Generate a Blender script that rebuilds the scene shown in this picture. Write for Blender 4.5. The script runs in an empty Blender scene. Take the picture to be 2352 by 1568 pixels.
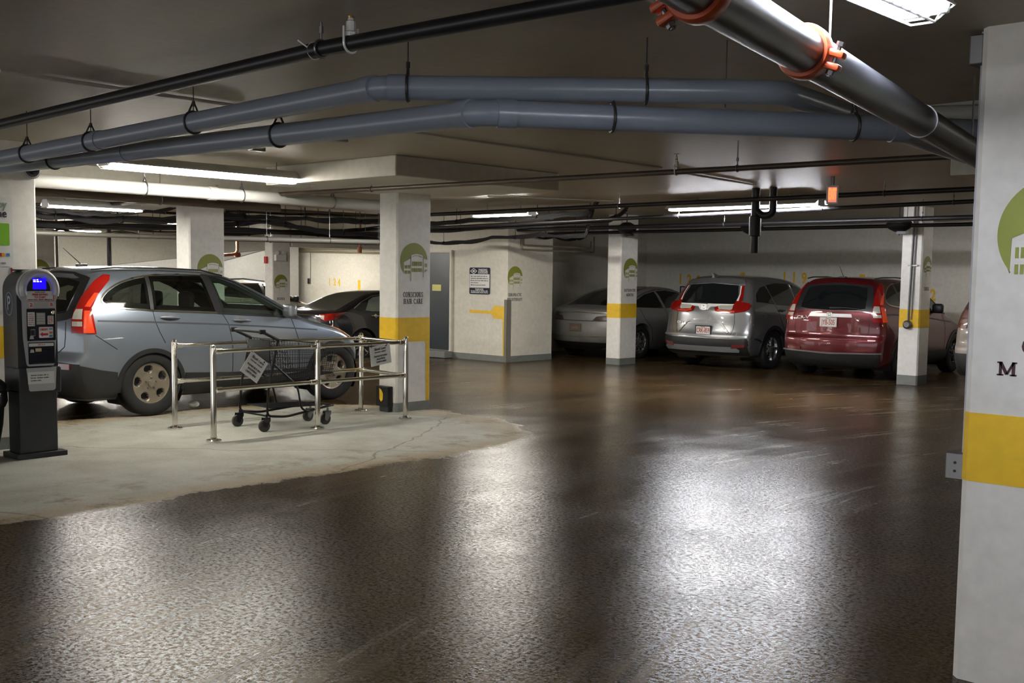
import bpy, bmesh, math, random
import numpy as np
from mathutils import Vector, Matrix, geometry
from mathutils.bvhtree import BVHTree

random.seed(7)
sc = bpy.context.scene
COL = sc.collection
PI = math.pi

# ------------------------------------------------------------------ camera
F_PX, CY, PITCH, ROLL, YAW, EYE = 2559.7, 850.43, 0.085356, 0.013210, 0.747732, 1.640
_F = Vector((-math.sin(YAW)*math.cos(PITCH), math.cos(YAW)*math.cos(PITCH), -math.sin(PITCH)))
_R0 = Vector((math.cos(YAW), math.sin(YAW), 0)); _U0 = _R0.cross(_F)
_R = _R0*math.cos(ROLL)+_U0*math.sin(ROLL); _U = -_R0*math.sin(ROLL)+_U0*math.cos(ROLL)
cam_data = bpy.data.cameras.new('camera'); cam = bpy.data.objects.new('camera', cam_data); COL.objects.link(cam)
m3 = Matrix((_R, _U, -_F)).transposed()
cam.matrix_world = Matrix.Translation((0, 0, EYE)) @ m3.to_4x4()
cam_data.sensor_width = 36; cam_data.sensor_fit = 'HORIZONTAL'
cam_data.lens = F_PX/2352*36; cam_data.shift_y = (CY-784)/2352
cam_data.clip_start = 0.05; cam_data.clip_end = 200
sc.camera = cam
def at(px, py, X=None, Y=None, Z=None):
    """point of the photograph -> point of the place on one plane"""
    d = _F+_R*((px-1176)/F_PX)-_U*((py-CY)/F_PX)
    if X is not None: t = X/d.x
    elif Y is not None: t = Y/d.y
    else: t = (Z-EYE)/d.z
    return Vector((0, 0, EYE))+d*t

# ------------------------------------------------------------------ world, exposure
w = bpy.data.worlds.new('world'); sc.world = w; w.use_nodes = True
w.node_tree.nodes['Background'].inputs[0].default_value = (0.91, 0.92, 0.94, 1)
w.node_tree.nodes['Background'].inputs[1].default_value = 0.80
sc.view_settings.view_transform = 'Standard'; sc.view_settings.look = 'None'
sc.view_settings.gamma = 1; sc.view_settings.use_curve_mapping = False
sc.view_settings.exposure = 1.1
TUBE = 42.0          # brightness of the fluorescent tubes
WARM = (1.0, 0.90, 0.74); COOL = (0.82, 0.87, 1.0); NEUT = (1.0, 0.95, 0.86)

# ------------------------------------------------------------------ materials
MATS = {}
def _nodes(name):
    m = bpy.data.materials.new(name); m.use_nodes = True
    nt = m.node_tree; b = nt.nodes['Principled BSDF']
    return m, nt, b
def mat(name, col, rough=0.5, metal=0.0, var=0.06, scale=6.0, bump=0.0, bscale=60.0, coat=0.0, emit=None, spec=0.5, dark_back=False):
    """plain painted / metal / plastic surface with a little uneven colour and roughness"""
    if name in MATS: return MATS[name]
    m, nt, b = _nodes(name)
    tc = nt.nodes.new('ShaderNodeTexCoord')
    nz = nt.nodes.new('ShaderNodeTexNoise'); nz.inputs['Scale'].default_value = scale; nz.inputs['Detail'].default_value = 5
    nt.links.new(tc.outputs['Object'], nz.inputs['Vector'])
    mx = nt.nodes.new('ShaderNodeMix'); mx.data_type = 'RGBA'
    c = Vector(col[:3])
    mx.inputs['A'].default_value = (*(c*(1-var)), 1); mx.inputs['B'].default_value = (*[min(1, v) for v in (c*(1+var))], 1)
    nt.links.new(nz.outputs['Fac'], mx.inputs['Factor'])
    out = mx.outputs['Result']
    if dark_back:
        g = nt.nodes.new('ShaderNodeNewGeometry'); m2 = nt.nodes.new('ShaderNodeMix'); m2.data_type = 'RGBA'
        nt.links.new(g.outputs['Backfacing'], m2.inputs['Factor']); nt.links.new(out, m2.inputs['A'])
        m2.inputs['B'].default_value = (0.02, 0.02, 0.022, 1); out = m2.outputs['Result']
    nt.links.new(out, b.inputs['Base Color'])
    b.inputs['Roughness'].default_value = rough; b.inputs['Metallic'].default_value = metal
    b.inputs['Coat Weight'].default_value = coat; b.inputs['Coat Roughness'].default_value = 0.06
    b.inputs['Specular IOR Level'].default_value = spec
    if bump > 0:
        n2 = nt.nodes.new('ShaderNodeTexNoise'); n2.inputs['Scale'].default_value = bscale; n2.inputs['Detail'].default_value = 6
        nt.links.new(tc.outputs['Object'], n2.inputs['Vector'])
        bp = nt.nodes.new('ShaderNodeBump'); bp.inputs['Strength'].default_value = bump; bp.inputs['Distance'].default_value = 0.01
        nt.links.new(n2.outputs['Fac'], bp.inputs['Height']); nt.links.new(bp.outputs['Normal'], b.inputs['Normal'])
    if emit:
        b.inputs['Emission Color'].default_value = (*emit[0], 1); b.inputs['Emission Strength'].default_value = emit[1]
    MATS[name] = m; return m

def concrete(name, col, stain=(0.35, 0.32, 0.25), amount=0.35, rough=0.75, sc1=0.7, bump=0.15, spec=0.4):
    """painted concrete: broad smudges, board marks and fine pits"""
    if name in MATS: return MATS[name]
    m, nt, b = _nodes(name); N = nt.nodes.new; L = nt.links.new
    g = N('ShaderNodeNewGeometry')
    n1 = N('ShaderNodeTexNoise'); n1.inputs['Scale'].default_value = sc1; n1.inputs['Detail'].default_value = 7; n1.inputs['Roughness'].default_value = 0.62
    mp = N('ShaderNodeMapping'); mp.inputs['Scale'].default_value = (1, 1, 2.6)
    L(g.outputs['Position'], mp.inputs['Vector']); L(mp.outputs['Vector'], n1.inputs['Vector'])
    r1 = N('ShaderNodeMapRange'); r1.inputs['From Min'].default_value = 0.48; r1.inputs['From Max'].default_value = 0.78
    r1.inputs['To Max'].default_value = amount
    L(n1.outputs['Fac'], r1.inputs['Value'])
    n2 = N('ShaderNodeTexNoise'); n2.inputs['Scale'].default_value = 14; n2.inputs['Detail'].default_value = 6
    L(g.outputs['Position'], n2.inputs['Vector'])
    r2 = N('ShaderNodeMapRange'); r2.inputs['From Min'].default_value = 0.3; r2.inputs['From Max'].default_value = 0.7
    r2.inputs['To Min'].default_value = 0.93; r2.inputs['To Max'].default_value = 1.04
    L(n2.outputs['Fac'], r2.inputs['Value'])
    mx = N('ShaderNodeMix'); mx.data_type = 'RGBA'; mx.inputs['A'].default_value = (*col, 1); mx.inputs['B'].default_value = (*stain, 1)
    L(r1.outputs['Result'], mx.inputs['Factor'])
    ml = N('ShaderNodeMix'); ml.data_type = 'RGBA'; ml.blend_type = 'MULTIPLY'; ml.inputs['Factor'].default_value = 1
    cb = N('ShaderNodeCombineColor'); [L(r2.outputs['Result'], cb.inputs[i]) for i in range(3)]
    L(mx.outputs['Result'], ml.inputs['A']); L(cb.outputs['Color'], ml.inputs['B'])
    L(ml.outputs['Result'], b.inputs['Base Color'])
    b.inputs['Roughness'].default_value = rough; b.inputs['Specular IOR Level'].default_value = spec
    bp = N('ShaderNodeBump'); bp.inputs['Strength'].default_value = bump; bp.inputs['Distance'].default_value = 0.008
    n3 = N('ShaderNodeTexNoise'); n3.inputs['Scale'].default_value = 45; n3.inputs['Detail'].default_value = 4
    L(g.outputs['Position'], n3.inputs['Vector']); L(n3.outputs['Fac'], bp.inputs['Height']); L(bp.outputs['Normal'], b.inputs['Normal'])
    MATS[name] = m; return m

def glass(name, tint, gloss=1.0):
    """thin tinted car glass: see-through tint under a clear reflection"""
    if name in MATS: return MATS[name]
    m = bpy.data.materials.new(name); m.use_nodes = True; nt = m.node_tree; nt.nodes.clear(); N = nt.nodes.new; L = nt.links.new
    o = N('ShaderNodeOutputMaterial'); t = N('ShaderNodeBsdfTransparent'); gl = N('ShaderNodeBsdfGlossy'); lw = N('ShaderNodeLayerWeight'); lw.inputs['Blend'].default_value = .5; pw = N('ShaderNodeMath'); pw.operation = 'POWER'; pw.inputs[1].default_value = 5; L(lw.outputs['Facing'], pw.inputs[0]); fr = N('ShaderNodeMath'); fr.operation = 'MULTIPLY_ADD'; fr.inputs[1].default_value = .93; fr.inputs[2].default_value = .06; L(pw.outputs[0], fr.inputs[0]); mx = N('ShaderNodeMixShader')
    t.inputs['Color'].default_value = (*tint, 1); gl.inputs['Roughness'].default_value = 0.03; 
    gl.inputs['Color'].default_value = (gloss, gloss, gloss, 1)
    nz = N('ShaderNodeTexNoise'); nz.inputs['Scale'].default_value = 3
    tc = N('ShaderNodeTexCoord'); L(tc.outputs['Object'], nz.inputs['Vector'])
    mr = N('ShaderNodeMapRange'); mr.inputs['To Min'].default_value = 0.02; mr.inputs['To Max'].default_value = 0.06
    L(nz.outputs['Fac'], mr.inputs['Value']); L(mr.outputs['Result'], gl.inputs['Roughness'])
    L(fr.outputs[0], mx.inputs['Fac']); L(t.outputs['BSDF'], mx.inputs[1]); L(gl.outputs['BSDF'], mx.inputs[2]); L(mx.outputs['Shader'], o.inputs['Surface'])
    MATS[name] = m; return m

# ------------------------------------------------------------------ objects
def tag(o, label=None, cat=None, group=None, kind=None):
    if label: o['label'] = label
    if cat: o['category'] = cat
    if group: o['group'] = group
    if kind: o['kind'] = kind
    return o
def empty(name, loc, label=None, cat=None, group=None, rz=0.0):
    o = bpy.data.objects.new(name, None); COL.objects.link(o); o.location = loc; o.rotation_euler = (0, 0, rz)
    o.empty_display_size = 0.1
    o['_mw'] = 1
    tag(o, label, cat, group, 'thing'); return o
def mworld(o):
    m = Matrix.Translation(o.location) @ o.rotation_euler.to_matrix().to_4x4()
    return (mworld(o.parent) @ m) if o.parent else m
def obj(name, bm, m, parent=None, smooth=True, local=False, angle=35, label=None):
    """bmesh -> ONE linked object. bm is in world coordinates unless local."""
    bmesh.ops.recalc_face_normals(bm, faces=bm.faces) if len(bm.faces) < 60000 else None
    me = bpy.data.meshes.new(name)
    if not local:
        if parent is not None: bm.transform(mworld(parent).inverted())
    loc = Vector((0, 0, 0))
    if bm.verts and (parent is None and not local or parent is not None):
        xs = [v.co for v in bm.verts]
        lo = Vector((min(v.x for v in xs), min(v.y for v in xs), min(v.z for v in xs))); hi = Vector((max(v.x for v in xs), max(v.y for v in xs), max(v.z for v in xs)))
        loc = Vector(((lo.x+hi.x)/2, (lo.y+hi.y)/2, lo.z)); bm.transform(Matrix.Translation(-loc))
    bm.to_mesh(me); bm.free()
    ms = m if isinstance(m, (list, tuple)) else [m]
    for q in ms: me.materials.append(q)
    o = bpy.data.objects.new(name, me); COL.objects.link(o); o.location = loc
    if parent is not None: o.parent = parent
    if smooth:
        for p in me.polygons: p.use_smooth = True
        try: me.set_sharp_from_angle(angle=math.radians(angle))
        except Exception: pass
    if label: o['label'] = label
    return o
def B(): return bmesh.new()
def box(bm, lo, hi, bev=0.0, mi=0, seg=2):
    lo = Vector(lo); hi = Vector(hi)
    r = bmesh.ops.create_cube(bm, size=1.0, matrix=Matrix.Translation((lo+hi)/2) @ Matrix.Diagonal((*(hi-lo), 1)))
    vs = r['verts']; fs = {f for v in vs for f in v.link_faces}
    for f in fs: f.material_index = mi
    if bev > 0:
        es = list({e for v in vs for e in v.link_edges})
        r = bmesh.ops.bevel(bm, geom=es, offset=bev, segments=seg, affect='EDGES', profile=0.5)
        for f in r['faces']: f.material_index = mi
        vs = list({v for f in r['faces'] for v in f.verts} | {v for v in vs if v.is_valid})
    return vs
def xform(bm, vs, M):
    bmesh.ops.transform(bm, matrix=M, verts=list(vs))
def frame(t):
    t = Vector(t).normalized(); a = Vector((0, 0, 1)) if abs(t.z) < 0.9 else Vector((1, 0, 0))
    u = t.cross(a).normalized(); return u, t.cross(u).normalized()
def tube(bm, pts, r, n=10, cap=True, mi=0, closed=False):
    pts = [Vector(p) for p in pts]; rings = []; N = len(pts)
    u = None
    for i, p in enumerate(pts):
        if closed: t = pts[(i+1) % N]-pts[i-1]
        else: t = pts[min(i+1, N-1)]-pts[max(i-1, 0)]
        t.normalize()
        if u is None: u, _ = frame(t)
        u = (u-t*u.dot(t)).normalized(); v = t.cross(u)
        rr = r[i] if isinstance(r, (list, tuple)) else r
        rings.append([bm.verts.new(p+(u*math.cos(2*PI*k/n)+v*math.sin(2*PI*k/n))*rr) for k in range(n)])
    for i in range(N if closed else N-1):
        a, b = rings[i], rings[(i+1) % N]
        for k in range(n):
            f = bm.faces.new((a[k], a[(k+1) % n], b[(k+1) % n], b[k])); f.material_index = mi
    if cap and not closed:
        for q in (rings[0], rings[-1]):
            f = bm.faces.new(q); f.material_index = mi
    return [v for q in rings for v in q]
def bend(pts, rad, seg=6):
    """round the corners of a polyline"""
    pts = [Vector(p) for p in pts]; out = [pts[0]]
    for i in range(1, len(pts)-1):
        a, p, b = pts[i-1], pts[i], pts[i+1]
        d1 = (a-p); d2 = (b-p); r = min(rad, d1.length*.45, d2.length*.45)
        s = p+d1.normalized()*r; e = p+d2.normalized()*r
        for k in range(seg+1):
            t = k/seg; out.append(s*(1-t)**2+p*2*t*(1-t)+e*t*t)
    out.append(pts[-1]); return out
def lathe(bm, prof, origin, axis, n=24, mi=0, cap=True):
    """prof: list of (distance along the axis, radius)"""
    ax = Vector(axis).normalized(); u, v = frame(ax); o = Vector(origin); rings = []
    for d, r in prof:
        rings.append([bm.verts.new(o+ax*d+(u*math.cos(2*PI*k/n)+v*math.sin(2*PI*k/n))*max(r, 1e-4)) for k in range(n)])
    for a, b in zip(rings, rings[1:]):
        for k in range(n):
            f = bm.faces.new((a[k], a[(k+1) % n], b[(k+1) % n], b[k])); f.material_index = mi
    if cap:
        for q in (rings[0], rings[-1]): bm.faces.new(q).material_index = mi
    return [v for q in rings for v in q]
def prism(bm, poly, o, u, v, thick, mi=0):
    """flat polygon (2-D) on plane o,u,v, thickened backwards along -(u x v)"""
    o, u, v = Vector(o), Vector(u), Vector(v); n = u.cross(v).normalized()
    tri = None
    a = [bm.verts.new(o+u*p[0]+v*p[1]) for p in poly]
    b = [bm.verts.new(o+u*p[0]+v*p[1]-n*thick) for p in poly]
    tess = geometry.tessellate_polygon([[Vector((p[0], p[1], 0)) for p in poly]])
    for t in tess:
        try:
            bm.faces.new([a[i] for i in t]).material_index = mi
            bm.faces.new([b[i] for i in reversed(t)]).material_index = mi
        except ValueError: pass
    k = len(poly)
    for i in range(k):
        try: bm.faces.new((a[i], b[i], b[(i+1) % k], a[(i+1) % k])).material_index = mi
        except ValueError: pass
def rrect(w, h, r, n=4):
    out = []
    for cx, cy, a0 in ((w/2-r, h/2-r, 0), (-w/2+r, h/2-r, 90), (-w/2+r, -h/2+r, 180), (w/2-r, -h/2+r, 270)):
        for k in range(n+1):
            a = math.radians(a0+90*k/n); out.append((cx+r*math.cos(a), cy+r*math.sin(a)))
    return out
def text_bm(bm, s, o, u, v, size, align='CENTER', xs=1.0, bold=0.0, depth=0.002, gap=1.0):
    """lettering laid on plane o,u,v (one line per list entry handled by the caller)"""
    c = bpy.data.curves.new('lettering', 'FONT'); c.body = s; c.size = size; c.align_x = align; c.align_y = 'CENTER'
    c.offset = bold*size; c.extrude = depth/2; c.resolution_u = 3; c.space_character = gap
    t = bpy.data.objects.new('lettering', c); COL.objects.link(t)
    dg = bpy.context.evaluated_depsgraph_get(); dg.update()
    me = bpy.data.meshes.new_from_object(t.evaluated_get(dg))
    bpy.data.objects.remove(t); bpy.data.curves.remove(c)
    u = Vector(u).normalized(); v = Vector(v).normalized(); n = u.cross(v)
    M = Matrix((u*xs, v, n)).transposed().to_4x4(); M.translation = Vector(o)+n*depth/2
    me.transform(M); bm.from_mesh(me); bpy.data.meshes.remove(me)
def structure(name, bm, m, smooth=False):
    o = obj(name, bm, m, None, smooth=smooth); o['kind'] = 'structure'; return o
Z3 = Vector((0, 0, 1))
# ------------------------------------------------------------------ surfaces of the place
WALL = concrete('wall_paint', (0.76, 0.73, 0.64), (0.40, 0.36, 0.27), 0.45, 0.7, 0.55)
COLP = concrete('column_paint', (0.84, 0.82, 0.77), (0.55, 0.52, 0.44), 0.35, 0.55, 0.9, 0.08)
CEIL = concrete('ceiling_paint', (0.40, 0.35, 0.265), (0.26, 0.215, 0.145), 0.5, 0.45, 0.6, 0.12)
GREYB = concrete('grey_skirting_paint', (0.20, 0.21, 0.20), (0.10, 0.09, 0.07), 0.5, 0.5, 2.0)
YEL = concrete('yellow_paint', (0.86, 0.54, 0.025), (0.45, 0.28, 0.04), 0.3, 0.5, 3.0, 0.08)
GREEN = mat('olive_green_paint', (0.26, 0.29, 0.045), 0.6)
BLACKP = mat('black_lettering', (0.02, 0.018, 0.016), 0.6)
DOORM = mat('dark_grey_door_paint', (0.028, 0.034, 0.042), 0.35, 0, 0.15, 2.0)
STEEL = mat('galvanised_steel', (0.22, 0.22, 0.225), 0.35, 0.9, 0.12, 12)
CHROME = mat('polished_stainless', (0.80, 0.77, 0.70), 0.10, 1.0, 0.04, 4)
BLACKM = mat('black_metal', (0.005, 0.005, 0.006), 0.35, 0.0, 0.3, 10, spec=.35)
BLACKPL = mat('black_plastic', (0.009, 0.009, 0.010), 0.45, 0, 0.25, 8)
RUBBER = mat('tyre_rubber', (0.008, 0.0075, 0.007), 0.85, 0, 0.3, 14, 0.2, 90)
WHITEP = mat('white_sheet', (0.72, 0.72, 0.70), 0.45, 0, 0.03)
WHITEM = mat('white_enamel', (0.80, 0.80, 0.78), 0.3, 0, 0.03)
RED = mat('red_lettering', (0.45, 0.02, 0.02), 0.5)
NAVY = mat('navy_blue_sheet', (0.006, 0.007, 0.035), 0.6, spec=.25)
ORANGE = mat('orange_red_coupling', (0.48, 0.075, 0.02), 0.38, 0, 0.15, 9)
COPPER = mat('copper_fitting', (0.50, 0.20, 0.11), 0.4, 0.5, 0.2, 10)
BRASS = mat('brass', (0.35, 0.20, 0.08), 0.35, 0.9, 0.2, 10)

def floor_material():
    m, nt, b = _nodes('garage_floor'); N = nt.nodes.new; L = nt.links.new
    g = N('ShaderNodeNewGeometry'); P = g.outputs['Position']
    def noise(scale, detail=6, vec=P, rough=0.55, dist=0.0):
        n = N('ShaderNodeTexNoise'); n.inputs['Scale'].default_value = scale; n.inputs['Detail'].default_value = detail
        n.inputs['Roughness'].default_value = rough; n.inputs['Distortion'].default_value = dist; L(vec, n.inputs['Vector']); return n.outputs['Fac']
    def ma(op, a, b=None, c=None):
        n = N('ShaderNodeMath'); n.operation = op
        for i, v in enumerate((a, b, c)):
            if v is None: continue
            if hasattr(v, 'is_linked') or not isinstance(v, (int, float)): L(v, n.inputs[i])
            else: n.inputs[i].default_value = v
        return n.outputs[0]
    def mr(v, a, b_, c=0.0, d=1.0, smooth=True):
        n = N('ShaderNodeMapRange'); n.interpolation_type = 'SMOOTHSTEP' if smooth else 'LINEAR'
        n.inputs['From Min'].default_value = a; n.inputs['From Max'].default_value = b_; n.inputs['To Min'].default_value = c; n.inputs['To Max'].default_value = d
        L(v, n.inputs['Value']); return n.outputs['Result']
    def mix(f, a, b_):
        n = N('ShaderNodeMix'); n.data_type = 'RGBA'; L(f, n.inputs['Factor'])
        for k, v in (('A', a), ('B', b_)):
            if isinstance(v, tuple): n.inputs[k].default_value = (*v, 1)
            else: L(v, n.inputs[k])
        return n.outputs['Result']
    sx = N('ShaderNodeSeparateXYZ'); L(P, sx.inputs[0]); X, Y = sx.outputs[0], sx.outputs[1]
    # the dry painted island: a rounded box on the ground with a ragged edge
    cx, cy, hx, hy, r = -9.45, -3.0, 2.22, 12.15, 1.95
    dx = ma('MAXIMUM', ma('SUBTRACT', ma('ABSOLUTE', ma('SUBTRACT', X, cx)), hx-r), 0)
    dy = ma('MAXIMUM', ma('SUBTRACT', ma('ABSOLUTE', ma('SUBTRACT', Y, cy)), hy-r), 0)
    d = ma('SUBTRACT', ma('SQRT', ma('ADD', ma('MULTIPLY', dx, dx), ma('MULTIPLY', dy, dy))), r)
    big = noise(1.6, 9, rough=0.68)
    d1 = ma('ADD', d, ma('MULTIPLY', ma('SUBTRACT', big, 0.5), 0.85))
    dry = mr(d1, -0.07, 0.09, 1.0, 0.0)
    edge = mr(d1, -0.55, 0.02, 0.0, 1.0)             # sandy dirt creeping in from the border
    # long faint curves left by turning tyres
    rx, ry = ma('SUBTRACT', X, 9.0), ma('SUBTRACT', Y, 8.0)
    rad = ma('SQRT', ma('ADD', ma('MULTIPLY', rx, rx), ma('MULTIPLY', ry, ry)))
    ang = ma('ARCTAN2', ry, ma('MULTIPLY', rx, -1))
    def arcs(kr, ka, detail):
        cv = N('ShaderNodeCombineXYZ'); L(ma('MULTIPLY', rad, kr), cv.inputs[0]); L(ma('MULTIPLY', ang, ka), cv.inputs[1]); return noise(1.0, detail, cv.outputs[0], 0.55)
    tr, trf = arcs(1.7, 2.5, 3), arcs(8.5, 3.5, 4)
    near = mr(noise(0.28, 3), 0.40, 0.60)
    lines = ma('MULTIPLY', mr(trf, 0.44, 0.70), ma('ADD', ma('MULTIPLY', near, 0.75), 0.25))
    fine = noise(34, 8, rough=0.75)
    wetc = mix(mr(noise(0.6, 7, rough=0.6), 0.3, 0.7), (0.026, 0.0145, 0.0045), (0.056, 0.033, 0.0125))
    wetc = mix(ma('MULTIPLY', mr(tr, 0.38, 0.72), 0.28), wetc, (0.075, 0.052, 0.027))
    wetc = mix(ma('MULTIPLY', lines, 0.60), wetc, (0.125, 0.092, 0.055))
    pud = mr(noise(0.55, 7, rough=0.55), 0.56, 0.70)
    wetc = mix(ma('MULTIPLY', pud, 0.6), wetc, (0.012, 0.008, 0.005))
    wetc = mix(ma('MULTIPLY', mr(fine, 0.52, 0.72), 0.5), wetc, (0.010, 0.006, 0.003))
    dryc = mix(mr(noise(2.2, 7), 0.3, 0.75), (0.37, 0.375, 0.335), (0.29, 0.285, 0.24))
    dryc = mix(ma('MULTIPLY', edge, 0.8), dryc, (0.27, 0.20, 0.11))
    dryc = mix(ma('MULTIPLY', ma('MULTIPLY', mr(d1, -1.4, -0.1), mr(noise(2.1, 9, rough=0.7), 0.50, 0.64)), 0.75), dryc, (0.13, 0.085, 0.04))
    # hairline cracks in the island slab
    v = N('ShaderNodeTexVoronoi'); v.feature = 'DISTANCE_TO_EDGE'; v.inputs['Scale'].default_value = 0.33
    wv = N('ShaderNodeVectorMath'); wv.operation = 'ADD'; L(P, wv.inputs[0])
    nv = N('ShaderNodeTexNoise'); nv.inputs['Scale'].default_value = 1.2; nv.inputs['Detail'].default_value = 5; L(P, nv.inputs['Vector'])
    sv = N('ShaderNodeVectorMath'); sv.operation = 'SCALE'; sv.inputs['Scale'].default_value = 0.5; L(nv.outputs['Color'], sv.inputs[0]); L(sv.outputs[0], wv.inputs[1]); L(wv.outputs[0], v.inputs['Vector'])
    crack = mr(v.outputs['Distance'], 0.0, 0.006, 1.0, 0.0)
    dryc = mix(ma('MULTIPLY', crack, 0.6), dryc, (0.08, 0.06, 0.04))
    L(mix(dry, wetc, dryc), b.inputs['Base Color'])
    wr = mr(noise(1.1, 5, rough=0.55), 0.32, 0.68, 0.17, 0.26)
    wr = ma('ADD', wr, ma('MULTIPLY', lines, 0.06))
    wr = ma('SUBTRACT', wr, ma('MULTIPLY', pud, 0.04))
    ro = N('ShaderNodeMix'); L(dry, ro.inputs['Factor']); L(wr, ro.inputs['A']); ro.inputs['B'].default_value = 0.62
    L(ro.outputs['Result'], b.inputs['Roughness'])
    b.inputs['Specular IOR Level'].default_value = 0.5
    L(mr(noise(42, 5, rough=0.8), 0.40, 0.62, 0.01, 0.26), b.inputs['Specular IOR Level'])
    bp = N('ShaderNodeBump'); bp.inputs['Strength'].default_value = 0.5; bp.inputs['Distance'].default_value = 0.0035
    h = ma('ADD', noise(70, 3, rough=0.6), ma('MULTIPLY', trf, 0.6))
    L(h, bp.inputs['Height']); L(bp.outputs['Normal'], b.inputs['Normal'])
    return m
FLOOR = floor_material()
def floor_z(x, y=0):
    t = min(1, max(0, (-15.3-x)/6.5)); return -0.28*t*t*(3-2*t)

bm = B()
nx, ny = 60, 8
xs = [-32+36.5*i/nx for i in range(nx+1)]; ys = [-8+30.5*j/ny for j in range(ny+1)]
V = [[bm.verts.new((x, y, floor_z(x))) for y in ys] for x in xs]
for i in range(nx):
    for j in range(ny): bm.faces.new((V[i][j], V[i+1][j], V[i+1][j+1], V[i][j+1]))
structure('floor', bm, FLOOR, True)
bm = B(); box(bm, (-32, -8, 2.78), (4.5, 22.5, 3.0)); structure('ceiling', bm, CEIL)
bm = B(); box(bm, (-24.0, -8, 2.55), (-11.9, 9.0, 2.78)); structure('ceiling_drop_left', bm, concrete('beam_paint', (0.72, 0.69, 0.60), (0.50, 0.46, 0.36), 0.4, 0.6, 0.8))
DROP = concrete('drop_panel_paint', (0.66, 0.63, 0.55), (0.48, 0.44, 0.35), 0.35, 0.6, 0.9)
bm = B(); box(bm, (-10.37, 7.18, 2.58), (-8.22, 9.60, 2.78), 0.012); structure('ceiling_drop_panel', bm, DROP)
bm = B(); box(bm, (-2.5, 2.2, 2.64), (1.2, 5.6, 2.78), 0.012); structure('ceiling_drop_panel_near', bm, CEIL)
bm = B(); box(bm, (-4.02, 10.08, 2.58), (-1.4, 12.4, 2.78), 0.012); structure('ceiling_drop_panel_right', bm, DROP)
bm = B(); box(bm, (-15.87, 21.8, -0.1), (4.5, 22.1, 2.9)); structure('wall_back', bm, concrete('wall_paint_grey', (0.80, 0.77, 0.69), (0.58, 0.53, 0.44), 0.45, 0.7, 0.5))
bm = B()
box(bm, (-17.3, 15.27, -0.5), (-14.3, 16.55, 2.9)); box(bm, (-17.3, 16.55, -0.5), (-15.87, 22.1, 2.9))
structure('wall_core', bm, WALL)
bm = B(); box(bm, (-32, 22.2, -0.6), (-17.3, 22.5, 2.9)); structure('wall_far', bm, WALL)
bm = B(); box(bm, (-32.3, -8, -0.6), (-32, 22.5, 2.9)); structure('wall_left', bm, WALL)
bm = B(); box(bm, (-24.5, 17.5, 2.30), (-24.1, 22.2, 2.78), 0.02); structure('trim_beam', bm, COLP)
bm = B(); box(bm, (4.5, -8, -0.1), (4.8, 22.5, 2.9)); structure('wall_right', bm, WALL)
# ramp parapets far left
for nm, X0, a, b_, m, th in (('wall_ramp', -30.8, (200, 614), (640, 571), COLP, 0.25), ('wall_ramp_upper', -29.6, (440, 619), (640, 566), GREYB, 0.2)):
    p, q = at(*a, X=X0), at(*b_, X=X0)
    if nm == 'wall_ramp_upper': p = at(515, 600, X=X0); q = at(626, 570, X=X0); s = (q.z-p.z)/(q.y-p.y); p = Vector((X0, p.y-3, p.z-3*s)); q = Vector((X0, q.y+1.0, q.z+s))
    bm = B(); prism(bm, [(p.y, -0.45), (q.y, -0.45), (q.y, q.z), (p.y, p.z)], (X0, 0, 0), (0, 1, 0), (0, 0, 1), th)
    structure(nm, bm, concrete('ramp_grey', (0.42, 0.42, 0.40), (0.3, 0.28, 0.24), 0.4) if nm.endswith('upper') else m)
# skirting paint along the walls
def skirt(name, a, b_, t=0.006, h=0.115):
    bm = B(); lo = (min(a[0], b_[0])-t*(a[0] == b_[0]), min(a[1], b_[1])-t*(a[1] == b_[1]), 0); hi = (max(a[0], b_[0])+t*(a[0] == b_[0]), max(a[1], b_[1])+t*(a[1] == b_[1]), h)
    box(bm, lo, hi); structure(name, bm, GREYB)
skirt('baseboard_core_front', (-15.78, 15.27), (-14.3, 15.27)); skirt('baseboard_core_side', (-14.3, 15.27), (-14.3, 16.55)); skirt('baseboard_back', (-15.87, 21.8), (4.5, 21.8))

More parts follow.
